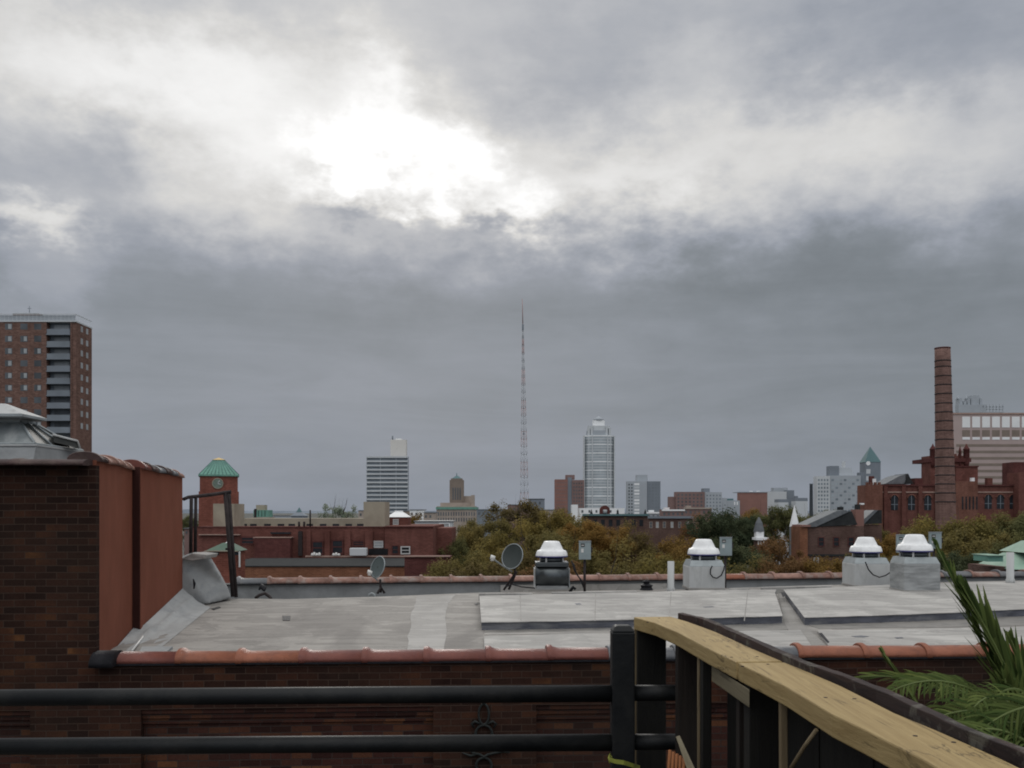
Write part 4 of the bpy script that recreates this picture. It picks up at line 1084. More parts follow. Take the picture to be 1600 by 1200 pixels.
# --- clock tower with copper hip roof
D = 128; r = B_('clock_tower', 342, D, 'square red brick clock tower with green copper roof and gold tip', 'clock tower'); r.rotation_euler.z = R(17)
x0, x1 = X(313.5,D), X(370.5,D); wdt = x1-x0
MB().box(x0, x1, D, D+wdt, 0, Z(744,D)).build('shaft', B['red2'], r)
MB().box(x0-.13, x1+.13, D-.13, D+wdt+.13, 0, Z(768,D)).build('lower_shaft', B['red2'], r)
MB().box(x0-.18, x1+.18, D-.18, D+wdt+.18, Z(744,D)+.001, Z(741.5,D)).build('eave', Cc['cop'], r)
zc_, zm_, zp_ = Z(741.5,D), Z(723,D), Z(717.5,D); cxx = (x0+x1)/2; cyy = D+wdt/2
MB().pyramid(x0-.15, x1+.15, D-.15, D+wdt+.15, zc_+.001, zp_, cxx-.75, cxx+.75, cyy-.75, cyy+.75).build('roof', Cc['cop'], r)
seam = MB()
for i in range(11):
    f = i/10; seam.tube([(x0-.12+(wdt+.24)*f, D-.17, zc_+.02), (cxx-.73+1.46*f, cyy-.77, zp_)], .035, 4)
seam.build('roof_seams', Cc['cop_far'], r)
MB().pyramid(cxx-.85, cxx+.85, cyy-.85, cyy+.85, zp_, Z(713.5,D)).build('gilded_cap', Cc['gold'], r)
ck = MB().lathe((0,0,0), [(.66,0),(.66,.06)], 24)
for i in range(len(ck.v)): ck.v[i] = Vector((cxx-.15+ck.v[i].x, D-.02-ck.v[i].z, Z(755.5,D)+ck.v[i].y))
kf = ck.build('clock_face', Cc['clock'], r)
MB().tube([(cxx-.15,D-.1,Z(755.5,D)),(cxx+.1,D-.1,Z(751,D))], .05, 5).tube([(cxx-.15,D-.1,Z(755.5,D)),(cxx+.25,D-.1,Z(757.5,D))], .05, 5).build('clock_hands', Cc['grayl'], kf)
rg = [(cxx-.15+.68*math.cos(2*math.pi*i/24), D-.06, Z(755.5,D)+.68*math.sin(2*math.pi*i/24)) for i in range(25)]
MB().tube(rg, .06, 6, False).build('clock_ring', Cc['cream'], kf)

# --- long red school wing in front of it
D = 78; r = B_('school_building', 500, D, 'long low red brick school with cream parapet, bulkheads and small dark windows', 'school')
block(r, 'wall', 300, 601, 823, D, 12, B['red1']); 
MB().box(X(601.2,D-.4), X(677,D-.4), D-.4, D+12, 0, Z(822,D-.4)).build('end_wing', B['red1'], r)
MB().box(X(677.3,D+3), X(706,D+3), D+3, D+9, 0, Z(825,D+3)).build('low_wing', B['red1'], r)
MB().box(X(300,D), X(601,D), D-.06, D-.002, Z(824.4,D), Z(822.6,D)).build('coping', B['darkred'], r)
MB().box(X(601,D-.4), X(678,D-.4), D-.5, D-.41, Z(824,D-.4), Z(822,D-.4)).build('coping', B['darkred'], r)
MB().box(X(376,D+7), X(569,D+7), D+7, D+11, Z(830,D+7), Z(810,D+7)).build('cream_parapet', Cc['cream'], r)
for xc in (381,396,418,439,456,484,505,525,545,563):
    fwin(r, xc-5, xc+5, 818.5, 823, D+7, Cc['win'], name='parapet_opening', pr=.05)
block(r, 'stair_bulkhead', 333, 366, 787, D+1.5, 3, Cc['cream'], y1=828); block(r, 'stair_bulkhead', 568, 601.5, 784, D+1, 3, Cc['cream'], y1=824)
block(r, 'cupola', 603, 638, 808, D+6, 2.2, B['red1'], y1=828)
xa, xb = X(605,D+6), X(637,D+6)
MB().pyramid(xa-.1, xb+.1, D+5.9, D+8.3, Z(808,D+6)+.001, Z(800.5,D+6), xa+.5, xb-.5, D+6.8, D+7.4).build('cupola_roof', Cc['white'], r)
MB().box((xa+xb)/2-.35, (xa+xb)/2+.35, D+6.9, D+7.3, Z(800.5,D+6), Z(798,D+6)).build('cupola_cap', Cc['white'], r)
fwin(r, 614, 623, 811, 820, D+6, Cc['win_l'], K['frame_w'])
fwin(r, 376, 398, 838, 851, D, Cc['win'], B['darkred']); 
for a, b, y0, y1 in ((487,506,845,867),(518,537,843,866),(550,570,844,854)): fwin(r, a, b, y0, y1, D, Cc['win'], B['darkred'])
fwin(r, 584, 599, 845, 856, D, Cc['win_l'], K['frame_w'])
fwin(r, 576, 606, 857.5, 867, D-.42, Cc['dark'], name='dark_opening')
fwin(r, 612, 623, 852, 866, D-.42, Cc['win'], B['darkred']); fwin(r, 626, 641, 853.5, 866, D-.42, Cc['dark'], K['frame_w'])
for a, b in ((480,486),(508,516),(539,548),(571,583)):
    MB().box(X(a,D), X(b,D), D-.22, D-.001, Z(868,D), Z(829,D)).build('pier', B['red1'], r)
MB().box(X(479,D), X(702,D), D-.5, D-.43, Z(870,D), Z(867.6,D)).build('ledge', Cc['ledge'], r)
MB().box(X(402,D), X(457,D), D-.9, D-.01, Z(880,D), Z(840,D)).build('recess_block', B['darkred'], r)
MB().box(X(400,D), X(459,D), D-.95, D-.01, Z(840,D)+.001, Z(838.8,D)).build('ledge', Cc['ledge'], r)
MB().box(X(424,D), X(455,D), D-.3, D-.01, Z(834,D), Z(831.5,D)).build('vent_grille', Cc['win'], r)
MB().box(X(312,D), X(376,D), D-.3, D-.01, Z(836,D), Z(834.6,D)).build('ledge', Cc['ledge'], r)
MB().box(X(467,D), X(473,D), D-.3, D-.01, Z(868,D), Z(830,D)).build('pipe_chase', K['rust'], r)
for xc in (466,474): MB().tube([(X(xc,D),D+.3,Z(824,D)),(X(xc,D),D+.3,Z(815,D))], .1, 6).build('flue', K['rust'], r)
MB().tube([(X(486,D),D-.35,Z(797,D)),(X(486,D),D-.35,Z(823,D))], .07, 5).build('flue', K['rust'], r)
o = MB().box(X(550,D), X(576,D), D-1.2, D-.45, Z(867.5,D), Z(855.5,D)).build('roof_condenser', Cc['grayl'], bevel=.05)
tag(o, 'pale box-shaped condenser on the ledge of the red school', 'air conditioner')
for k, (xc, h_) in enumerate(((491,4),(494,5.5),(498,4),(502,5),(524,4),(528,5),(532,3.5))):
    o = MB().lathe((X(xc,D),D-.75,Z(867.6,D)-.0), [(.10,0),(.13,.03),(.11,h_/F*D*.6),(.06,h_/F*D)], 8).build('potted_thing', K['white_plastic'])
    tag(o, 'small white pot on the ledge below the dark school windows', 'pot', 'white pots on the school ledge')
# lower roof and lower walls nearer to us
D = 62; r = B_('low_brick_annex', 500, D, 'low brick annex with flat dark roof and orange brown wall behind the rear coping', 'building')
MB().box(X(330,D), X(634,D), D, D+10, 0, Z(885.5,D)).build('wall', B['orange'], r)
MB().box(X(328,D), X(636,D), D-.08, D+10.1, Z(885.5,D)+.001, Z(884,D)).build('roof', Cc['slate_dk'], r)
D = 58; r = B_('dark_red_annex', 667, D, 'dark red brick block with a pinkish stone ledge along its top', 'building')
MB().box(X(632,D), X(702,D), D, D+2, 0, Z(871,D)).build('wall', B['darkred'], r)
MB().box(X(631,D), X(703,D), D-.1, D+2.1, Z(871,D)+.001, Z(870,D)).build('roof', B['darkred'], r)
MB().box(X(631,D), X(703,D), D-.12, D+.1, Z(870,D)+.001, Z(868.3,D)).build('ledge', Cc['ledge'], r)
D = 50; r = B_('green_roofed_pavilion', 350, D, 'small brick pavilion with low green copper hip roof behind the ladder rail', 'pavilion')
MB().box(X(324,D), X(383,D+1.6), D, D+1.6, 0, Z(861,D)).build('wall', B['red2'], r)
MB().pyramid(X(321,D), X(387,D+1.7), D-.15, D+1.7, Z(861,D)+.001, Z(849,D), X(342,D), X(357,D), D+.6, D+.9).build('roof', Cc['cop_dk'], r)
MB().box(X(321,D), X(387,D+1.7), D-.17, D-.151, Z(861.5,D), Z(860,D)).build('gutter', Cc['cream'], r)
MB().pyramid(X(346,D), X(354,D), D+.65, D+.85, Z(849,D), Z(845.5,D)).build('finial', Cc['white'], r)
MB().box(X(374,D), X(376,D), D-.12, D-.02, Z(886,D), Z(861.6,D)).build('downpipe', K['white_plastic'], r)
for xc in (337, 371):
    fwin(r, xc-5, xc+5, 862.5, 867, D, Cc['win'])

# --- white slab block with banded floors
D = 600; r = B_('white_slab_tower', 605, D, 'pale slab apartment block with white balcony bands and a tall roof block', 'apartment tower')
block(r, 'wall', 573.5, 637, 713, D, 14, Cc['band'])
for k in range(14):
    y = 713+k*6.6
    MB().box(X(573,D), X(637.5,D), D-.9, D-.01, Z(y+2.5,D), Z(y,D)).build('balcony_band', Cc['grayl'], r)
for xc in (573.2, 594.5, 619, 637.3): MB().box(X(xc-.5,D), X(xc+.5,D), D-.6, D-.02, 0, Z(713,D)-.1).build('fin', Cc['gray'], r)
block(r, 'roof_bulkhead', 610, 634.5, 687, D+4, 8, Cc['bulk'], y1=713)
MB().tube([(X(613.5,D+5),D+5,Z(687,D)),(X(613.5,D+5),D+5,Z(680,D))], .5, 5).build('mast', Cc['grayd'], r)
MB().box(X(618,D+4), X(627,D+4), D+5, D+8, Z(687,D+4), Z(685,D+4)).build('roof_plant', Cc['white'], r)

# --- beige deco block
D = 300; r = B_('stepped_beige_block', 713, D, 'stepped beige stone block with central brown tower and small blue-green cap', 'building')
block(r, 'wall', 682, 744, 791, D, 16, Cc['beige'])
MB().box(X(681,D), X(745,D), D-.3, D+16.2, Z(796,D), Z(792.3,D)).build('cornice', Cc['cop'], r)
block(r, 'setback', 688, 739, 785.5, D+2, 12, Cc['beige'], y1=791)
block(r, 'tower', 702.5, 724, 750, D+4, 4.4, Cc['beige_dk'], y1=787)
MB().box(X(704.5,D+4), X(722,D+4), D+4.2, D+8.2, Z(750,D+4), Z(747.5,D+4)).build('tower_cap', Cc['beige_dk'], r)
MB().pyramid(X(706,D+4), X(721,D+4), D+4.4, D+8, Z(747.5,D+4), Z(743,D+4), X(712,D+4), X(715,D+4), D+6, D+6.4).build('cap_roof', Cc['cop_far'], r)
MB().tube([(X(713.5,D+6),D+6.2,Z(743,D)),(X(713.5,D+6),D+6.2,Z(738,D))], .12, 5).build('finial', Cc['cop_far'], r)
for xc in (708, 711.7, 715.4, 719): fwin(r, xc-1.0, xc+1.0, 762, 781, D+4, Cc['win_h'])
block(r, 'side_tower', 724.5, 741, 775, D+6, 6, Cc['beige'], y1=787); block(r, 'corner_pier', 736, 741.5, 773.5, D+1, 2, Cc['beige'], y1=791)
for xc in range(685, 743, 4): fwin(r, xc-.9, xc+.9, 800, 806, D, Cc['win_h']); fwin(r, xc-.9, xc+.9, 809, 815, D, Cc['win_h'])

# --- radio mast
D = 520; r = B_('radio_mast', 817, D, 'very tall slender red and white lattice radio mast', 'radio mast')
def hw_(py): return max(1.1, 14.5*(py-470)/(782-470)*1.0)*.5*2/2 if py > 505 else .6
lv = [832]+[782-i*12.0 for i in range(24)]+[505]
secs = []
for i in range(len(lv)-1):
    ya, yb = lv[i], lv[i+1]; mb = MB()
    wa, wb = hw_(ya)*.86/F*D, hw_(yb)*.86/F*D
    ca, cb_ = X(819.5-(782-ya)*.0095,D), X(819.5-(782-yb)*.0095,D); za, zb2 = Z(ya,D), Z(yb,D)
    if i == 0: za = 0; wa *= 1.2
    A_ = [(ca-wa,D,za),(ca+wa,D,za),(ca,D+wa*1.6,za)]; B2 = [(cb_-wb,D,zb2),(cb_+wb,D,zb2),(cb_,D+wb*1.6,zb2)]
    for p, q in zip(A_, B2): mb.tube([p, q], .13, 4)
    for k in range(3):
        mb.tube([B2[k], B2[(k+1)%3]], .10, 4); mb.tube([A_[k], B2[(k+1)%3]], .05, 4); mb.tube([A_[(k+1)%3], B2[k]], .05, 4)
    mb.build('lattice_section', Cc['mast_r'] if (i//2) % 2 == 0 else Cc['mast_w'], r)
MB().tube([(X(816.9,D),D,Z(505,D)),(X(816,D),D,Z(467,D))], [.28,.14], 5).build('whip_antenna', Cc['mast_r'], r)
MB().box(X(815.6,D), X(818.4,D), D-.4, D+.5, Z(515,D), Z(507,D)).build('antenna_drum', Cc['grayd'], r)
MB().box(X(817.2,D), X(819.6,D), D-.4, D+.5, Z(679,D), Z(676,D)).build('antenna_drum', Cc['grayd'], r)

# --- red slab beside the tall tower
D = 480; r = B_('hazy_red_tower', 890, D, 'reddish brick apartment block with dark central strip left of the tall pale tower', 'apartment tower')
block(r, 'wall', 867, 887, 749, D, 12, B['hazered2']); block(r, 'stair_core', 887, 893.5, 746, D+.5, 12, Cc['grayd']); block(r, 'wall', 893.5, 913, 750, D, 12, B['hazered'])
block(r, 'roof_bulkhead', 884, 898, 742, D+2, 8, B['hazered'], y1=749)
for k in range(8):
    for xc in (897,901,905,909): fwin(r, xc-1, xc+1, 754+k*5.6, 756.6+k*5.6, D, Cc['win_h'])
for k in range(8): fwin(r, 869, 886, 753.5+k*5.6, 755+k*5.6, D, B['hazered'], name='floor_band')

# --- tall pale tower
D = 700; r = B_('tall_pale_tower', 937, D, 'tallest pale grey tower with rounded front and stepped crown', 'tower')
cx_ = X(937.5,D); rw = 24.3/F*D
def oct_(s, z0, z1, m, name, dep=.8):
    N = 16; pts = [(cx_+rw*s*math.copysign(abs(math.cos(2*math.pi*i/N))**.75, math.cos(2*math.pi*i/N)), D+rw*(1+dep*s*math.copysign(abs(math.sin(2*math.pi*i/N))**.75, math.sin(2*math.pi*i/N))), z0) for i in range(N)]
    return MB().poly(pts, (0,0,z1-z0)).build(name, m, r)
oct_(.985, 0, Z(679,D), Cc['band_l'], 'shaft')
for k in range(30):
    y = 679.5+k*4.5
    if y > 812: break
    oct_(1.0, Z(y+1.9,D), Z(y,D), Cc['grayl'] if k % 3 else Cc['white'], 'floor_band')
for xc in (913.5, 921, 926, 950, 955, 961): MB().box(X(xc-.8,D), X(xc+.8,D), D+rw*(.35 if abs(xc-937) > 15 else .18), D+rw*.9, 0, Z(680,D)).build('pier', Cc['grayl'], r)
oct_(.80, Z(679,D), Z(671.5,D), Cc['gray'], 'setback'); oct_(.72, Z(671.5,D), Z(664,D), Cc['grayl'], 'setback')
oct_(.40, Z(664,D), Z(655,D), Cc['white'], 'crown')
MB().lathe((cx_,D+rw,Z(655,D)), [(4.2,0),(3.2,1.6),(1.2,2.6),(.3,3.2)], 12).build('crown_dome', Cc['gray'], r)
for xc in (921,925.5,949,954): MB().box(X(xc-1.6,D), X(xc+1.6,D), D+rw*.4, D+rw*.9, Z(679,D), Z(664.5 if abs(xc-937) < 14 else 668,D)).build('crown_pier', Cc['grayl'], r)

# --- grey block right of it
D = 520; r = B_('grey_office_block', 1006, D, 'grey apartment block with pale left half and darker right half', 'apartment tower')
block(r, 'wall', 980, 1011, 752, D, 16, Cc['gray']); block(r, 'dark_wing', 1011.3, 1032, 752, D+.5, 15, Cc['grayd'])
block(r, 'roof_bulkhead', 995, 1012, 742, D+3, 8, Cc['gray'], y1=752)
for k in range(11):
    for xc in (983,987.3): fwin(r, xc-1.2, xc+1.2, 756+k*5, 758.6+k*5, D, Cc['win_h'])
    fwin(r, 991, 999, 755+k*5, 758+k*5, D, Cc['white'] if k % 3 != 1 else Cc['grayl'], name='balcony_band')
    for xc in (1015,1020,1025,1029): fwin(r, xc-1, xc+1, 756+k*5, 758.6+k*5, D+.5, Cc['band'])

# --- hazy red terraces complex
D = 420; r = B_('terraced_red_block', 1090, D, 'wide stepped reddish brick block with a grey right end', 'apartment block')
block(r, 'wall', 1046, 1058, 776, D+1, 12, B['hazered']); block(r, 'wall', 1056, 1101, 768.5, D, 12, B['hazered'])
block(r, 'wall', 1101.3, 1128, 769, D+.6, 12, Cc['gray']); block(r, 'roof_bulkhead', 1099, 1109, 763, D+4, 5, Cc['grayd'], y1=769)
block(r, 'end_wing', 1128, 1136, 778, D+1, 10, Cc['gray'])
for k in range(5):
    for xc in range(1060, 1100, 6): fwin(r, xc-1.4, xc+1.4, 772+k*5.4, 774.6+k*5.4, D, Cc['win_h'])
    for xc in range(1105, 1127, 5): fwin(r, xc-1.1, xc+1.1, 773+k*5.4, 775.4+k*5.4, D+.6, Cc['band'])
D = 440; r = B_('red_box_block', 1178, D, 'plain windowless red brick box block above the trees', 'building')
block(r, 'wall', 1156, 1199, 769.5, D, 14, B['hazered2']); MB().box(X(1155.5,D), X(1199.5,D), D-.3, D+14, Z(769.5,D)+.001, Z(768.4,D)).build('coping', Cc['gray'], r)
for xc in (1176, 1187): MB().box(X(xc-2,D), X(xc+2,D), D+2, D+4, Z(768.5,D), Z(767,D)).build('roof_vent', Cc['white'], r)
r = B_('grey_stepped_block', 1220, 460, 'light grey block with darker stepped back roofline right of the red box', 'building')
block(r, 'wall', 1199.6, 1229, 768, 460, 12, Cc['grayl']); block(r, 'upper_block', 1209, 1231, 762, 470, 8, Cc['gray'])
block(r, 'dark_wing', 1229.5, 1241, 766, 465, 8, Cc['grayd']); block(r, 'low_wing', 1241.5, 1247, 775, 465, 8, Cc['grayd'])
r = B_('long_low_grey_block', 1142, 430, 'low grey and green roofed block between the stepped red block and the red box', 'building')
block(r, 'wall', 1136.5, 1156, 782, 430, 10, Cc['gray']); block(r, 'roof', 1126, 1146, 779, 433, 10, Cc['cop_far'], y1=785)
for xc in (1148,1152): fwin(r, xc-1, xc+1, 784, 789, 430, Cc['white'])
for (a, b, y) in ((1216,1232,780),(1243,1262,778)):
    r = B_('roof_plant_room', (a+b)/2, 300, 'low dark plant room %s' % ('left of the thin far chimney' if a > 1240 else 'in front of the light grey block'), 'building')
    block(r, 'wall', a, b, y+5, 300, 8, Cc['grayl']); block(r, 'louvre', a, b, y, 300, 8, Cc['grayd'], y1=y+4.9)
o = MB().lathe((X(1267.5,380), 380, 0), [(.9,0),(.62,Z(757,380)),(.75,Z(757,380)+.01),(.75,Z(755.5,380))], 12).build('far_chimney', Cc['grayd'])
tag(o, 'thin dark distant chimney left of the grey gridded block', 'chimney')

# --- grey gridded apartments
D = 430; r = B_('grey_gridded_block', 1312, D, 'broad pale grey block with a grid of small windows and roof plant', 'apartment block')
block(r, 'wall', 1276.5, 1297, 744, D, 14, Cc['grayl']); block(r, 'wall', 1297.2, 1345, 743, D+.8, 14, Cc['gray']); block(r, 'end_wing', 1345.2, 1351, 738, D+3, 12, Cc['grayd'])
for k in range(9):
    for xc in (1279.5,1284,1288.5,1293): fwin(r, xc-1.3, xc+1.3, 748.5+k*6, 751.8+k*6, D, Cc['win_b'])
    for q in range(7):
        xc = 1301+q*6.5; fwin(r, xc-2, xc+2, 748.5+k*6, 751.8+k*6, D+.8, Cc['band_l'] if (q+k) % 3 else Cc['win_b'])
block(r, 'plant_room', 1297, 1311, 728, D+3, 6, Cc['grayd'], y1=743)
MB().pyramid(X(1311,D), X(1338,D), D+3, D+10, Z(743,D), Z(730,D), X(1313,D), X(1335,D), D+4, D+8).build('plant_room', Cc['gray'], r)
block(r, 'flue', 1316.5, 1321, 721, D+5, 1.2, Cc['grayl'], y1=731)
# --- green spired clock tower
D = 560; r = B_('spired_clock_tower', 1364, D, 'distant dark clock tower with a pointed green spire', 'clock tower')
a, b = X(1352,D), X(1376,D); w_ = b-a
MB().box(a, b, D, D+w_, 0, Z(722,D)).build('shaft', Cc['grayd'], r)
MB().pyramid(a-.2, b+.2, D-.2, D+w_+.2, Z(722,D), Z(712,D), a+1.6, b-1.6, D+1.6, D+w_-1.6).build('lower_roof', Cc['cop_far'], r)
MB().pyramid(a+1.6, b-1.6, D+1.6, D+w_-1.6, Z(712,D)+.001, Z(697,D)).build('spire', Cc['cop_far'], r)
ck = MB().lathe((0,0,0), [(1.25,0),(1.25,.2)], 16)
for i in range(len(ck.v)): ck.v[i] = Vector((X(1356.5,D)+ck.v[i].x, D-.02-ck.v[i].z, Z(724,D)+ck.v[i].y))
ck.build('clock_face', Cc['white'], r)
for y in (733,744): fwin(r, 1353.5, 1360, y, y+7, D, Cc['grayl'])

# --- pink slab and hazy tops behind
D = 330; r = B_('pink_precast_block', 1550, D, 'wide pinkish precast block with big pale panels along its top', 'office block')
block(r, 'wall', 1487, 1660, 647, D, 16, Cc['pink'])
MB().box(X(1486.5,D), X(1660,D), D-.25, D-.005, Z(647.5,D), Z(645,D)).build('roof_edge', Cc['ledge'], r)
for q in range(10):
    xc = 1509.5+q*15.5
    MB().box(X(xc-6.1,D), X(xc+6.1,D), D-.12, D-.001, Z(668,D), Z(651,D)).build('pale_panel', Cc['white'], r)
    MB().box(X(xc-6.1,D), X(xc+6.1,D), D-.06, D-.001, Z(682,D), Z(672,D)).build('louvre_panel', Cc['beige_dk'], r)
    MB().box(X(xc-5.8,D), X(xc+5.8,D), D-.12, D-.001, Z(687,D), Z(683,D)).build('pale_panel', Cc['white'], r)
for k in range(9): MB().box(X(1494,D), X(1658,D), D-.05, D-.001, Z(698+k*10,D), Z(694+k*10,D)).build('window_band', Cc['beige_dk'], r)
D = 900; r = B_('hazy_twin_crowned_tower', 1518, D, 'faint hazy tower with pinnacled crown behind the smokestack', 'tower')
block(r, 'wall', 1498, 1541, 632, D, 20, Cc['gray'])
for a, b, y in ((1499,1504,622),(1506,1510,627),(1512,1516,622),(1517.5,1530,618),(1531,1535,622)): block(r, 'pinnacle', a, b, y, D+2, 10, Cc['gray'], y1=633)
for a in (1500.5, 1514, 1532): MB().pyramid(X(a-1.5,D), X(a+1.5,D), D+4, D+7, Z(622,D), Z(616,D)).build('pinnacle_tip', Cc['gray'], r)
D = 800; r = B_('rooftop_frame_building', 1552, D, 'hazy far block with skeletal roof framework behind the pink block', 'building')
block(r, 'wall', 1536, 1568, 643, D, 16, Cc['gray'])
fr_ = MB()
for q in range(7): fr_.box(X(1536+q*5.1,D), X(1537+q*5.1,D), D, D+.5, Z(643,D), Z(632,D))
fr_.box(X(1536,D), X(1568,D), D, D+.5, Z(636.3,D), Z(635,D)).box(X(1538,D), X(1567,D), D, D+.5, Z(640.3,D), Z(639,D)); fr_.build('roof_frame', Cc['gray'], r)

# --- castle-like red building
D = 165; r = B_('castle_red_building', 1450, D, 'rambling red brick institution with turreted tower, gables and arched windows', 'building')
block(r, 'wall', 1378, 1600, 757, D, 14, B['castle']); block(r, 'left_tower', 1352, 1379, 758, D-1.2, 6, B['castle_or'])
for q in range(4): block(r, 'merlon', 1354+q*6.3, 1357.5+q*6.3, 753.5, D-1.2, .5, B['castle_or'], y1=758)
MB().box(X(1378,D), X(1600,D), D-.25, D-.01, Z(759.5,D), Z(757,D)).build('cornice', B['darkred'], r)
MB().box(X(1378.5,D), X(1600,D), D-.12, D-.01, Z(770,D), Z(768,D)).build('string_course', Cc['ledge'], r)
def arch(root, x0, x1, y0, y1, d, m):
    n = 10; a, b = X(x0,d), X(x1,d); rr = (b-a)/2; zt2 = Z(y0,d)-rr
    pts = [(a,d-.05,Z(y1,d)),(b,d-.05,Z(y1,d))]+[((a+b)/2+rr*math.cos(math.pi*i/n), d-.05, zt2+rr*math.sin(math.pi*i/n)) for i in range(n+1)]
    w2 = MB().poly(pts, (0,.06,0)).build('arched_window', m, root)
    fr = MB().box((a+b)/2-.05, (a+b)/2+.05, d-.09, d-.051, Z(y1,d), Z(y0,d)).box(a, b, d-.085, d-.051, (zt2+Z(y1,d))/2-.05, (zt2+Z(y1,d))/2+.05)
    fr.build('glazing_bars', Cc['grayd'], w2)
    at = [((a+b)/2+(rr+.1)*math.cos(math.pi*i/n), d-.08, zt2+(rr+.1)*math.sin(math.pi*i/n)) for i in range(n+1)]
    MB().tube(at, .12, 4).build('arch_trim', B['castle_or'], w2)
for xc in (1397.5, 1424, 1449.5): arch(r, xc-5.5, xc+5.5, 774, 797, D, Cc['win'])
for xc in (1544, 1563, 1583, 1603): arch(r, xc-5.5, xc+5.5, 773, 795, D, Cc['win'])
for a, b in ((1380,1386),(1408,1414),(1434,1440),(1460,1465)):
    MB().box(X(a,D), X(b,D), D-.35, D-.26, 0, Z(760,D)).build('pier', B['castle'], r)
for xc in (1499,1504.5,1510,1515.5,1521): MB().box(X(xc,D), X(xc+2,D), D-1.02, D-.96, Z(796,D), Z(776,D)).build('slit_window', Cc['win'], r)
block(r, 'bay', 1494, 1528, 752, D-.95, 1, B['castle_or'])
block(r, 'upper_block', 1494, 1528, 729.5, D+4, 8, B['castle'], y1=760); MB().box(X(1493,D+4), X(1529,D+4), D+3.8, D+12, Z(729.5,D+4)+.001, Z(727.8,D+4)).build('coping', B['darkred'], r)
block(r, 'turreted_tower', 1454, 1514, 712, D+6, 7, B['castle'], y1=760)
MB().box(X(1452,D+6), X(1516,D+6), D+5.6, D+13.3, Z(722,D+6), Z(716,D+6)).build('corbel_band', B['darkred'], r)
for xc, y in ((1457.5,703),(1510,703),(1467,706),(1500,706)):
    rr = (4.6 if y == 703 else 2.2)/F*(D+6)
    MB().lathe((X(xc,D+6),D+6,Z(730,D+6)), [(rr*.6,0),(rr,.8),(rr,Z(y,D+6)-Z(730,D+6)),(rr*1.15,Z(y,D+6)-Z(730,D+6)+.05),(rr*.9,Z(y,D+6)-Z(730,D+6)+.3),(rr*.3,Z(y,D+6)-Z(730,D+6)+.8),(.06,Z(y,D+6)-Z(730,D+6)+1.1)], 10).build('turret', B['darkred'], r)
for q in range(6): block(r, 'merlon', 1464+q*7, 1467+q*7, 709, D+6, .6, B['castle'], y1=712)
MB().poly([P(1383,756,D+3),P(1415,756,D+3),P(1415,741,D+3),P(1405,744,D+3)], (0,6,0)).build('roof', Cc['slate'], r)
MB().poly([P(1413,756,D+2.9),P(1427,756,D+2.9),P(1419,740,D+2.9)], (0,6,0)).build('gable', Cc['slate_dk'], r)
block(r, 'roof_chimney', 1430, 1442, 747, D+3, 2, B['darkred'], y1=758); block(r, 'roof_chimney', 1543, 1551, 747, D+3, 1, B['castle'], y1=758)
block(r, 'roof_chimney', 1518, 1523, 746.5, D-.5, .6, Cc['white'], y1=753)
block(r, 'right_tower', 1583, 1640, 722, D+6, 8, B['darkred'], y1=760); block(r, 'right_block', 1592, 1640, 738, D-2, 4, B['castle'])
block(r, 'roof_chimney', 1359, 1366, 744, D-.5, .6, B['darkred'], y1=757); block(r, 'roof_chimney', 1364, 1369, 748, D-.8, .5, Cc['white'], y1=757)
# the big smokestack
D = 150; r = B_('brick_smokestack', 1481, D, 'tall tapering red brown brick smokestack with dark iron hoops', 'smokestack')
cx_ = X(1484,D); zt_ = Z(541.5,D); 
def rad(z): 
    f = z/zt_; return (17.0-(17.0-11.6)*min(1, f**1.15))/F*D
prof = [(rad(zt_*i/20), zt_*i/20) for i in range(20)]+[(rad(zt_),zt_),(rad(zt_)*.72,zt_+.01),(rad(zt_)*.72,zt_-1.5)]
lt_ = MB().lathe((cx_,D+1.4,0), prof, 36); 
# lean the stack a touch, as in the photo
for v in lt_.v: v.x += -(v.z-EYE)*.022*.9
lt_.build('shaft', B['stack'], r)
y = 556.0; 
hoops = [541.8,562,571.5,586,600,614,629,643,657,672,686,700,714,728,742,756,770,784]
for i, y in enumerate(hoops):
    z = Z(y,D); q = MB().lathe((cx_-(z-EYE)*.0198,D+1.4,z-.09), [(rad(z)+.005,0),(rad(z)+.05,.02),(rad(z)+.05,.16),(rad(z)+.005,.18)], 36)
    q.build('iron_hoop', K['rust'] if i else B['darkred'], r)

# --- gabled houses in front of the castle
D = 95; r = B_('gabled_brick_house', 1310, D, 'brown brick house with steep grey slate gable roofs and red chimney', 'house')
block(r, 'wall', 1262, 1350, 822, D, 10, B['housebrick'])
MB().poly([P(1252,824,D-.2),P(1275,823,D-.2),P(1326,800,D-.2),P(1322,797,D-.2),P(1308,798,D-.2)], (0,3.5,0)).build('roof_slope', Cc['slate'], r)
MB().poly([P(1276,823,D-.1),P(1340,820,D-.1),P(1331,799,D-.1),P(1325,799,D-.1)], (0,3.5,0)).build('roof', Cc['slate_dk'], r)
MB().poly([P(1341,819,D+2),P(1350,819,D+2),P(1372,797,D+2),P(1366,797,D+2)], (0,2.5,0)).build('roof_slope', Cc['slate'], r)
MB().poly([P(1350.5,819,D+2.1),P(1378,818,D+2.1),P(1378,797,D+2.1),P(1372.5,797,D+2.1)], (0,2.5,0)).build('roof', Cc['slate_dk'], r)
block(r, 'chimney', 1337, 1350, 796, D+1, 1.4, B['hazered2'], y1=822); block(r, 'chimney_pot', 1338, 1344, 788, D+1.2, .5, Cc['slate_dk'], y1=796); block(r, 'chimney_pot', 1345, 1350.5, 786, D+1.2, .4, Cc['white'], y1=788.5)
block(r, 'chimney', 1312, 1318, 792, D+3, .8, Cc['slate_dk'], y1=802)
for xc in (1283,1306.5,1329.5): fwin(r, xc-5, xc+5, 839, 854, D, Cc['win'], B['darkred'])
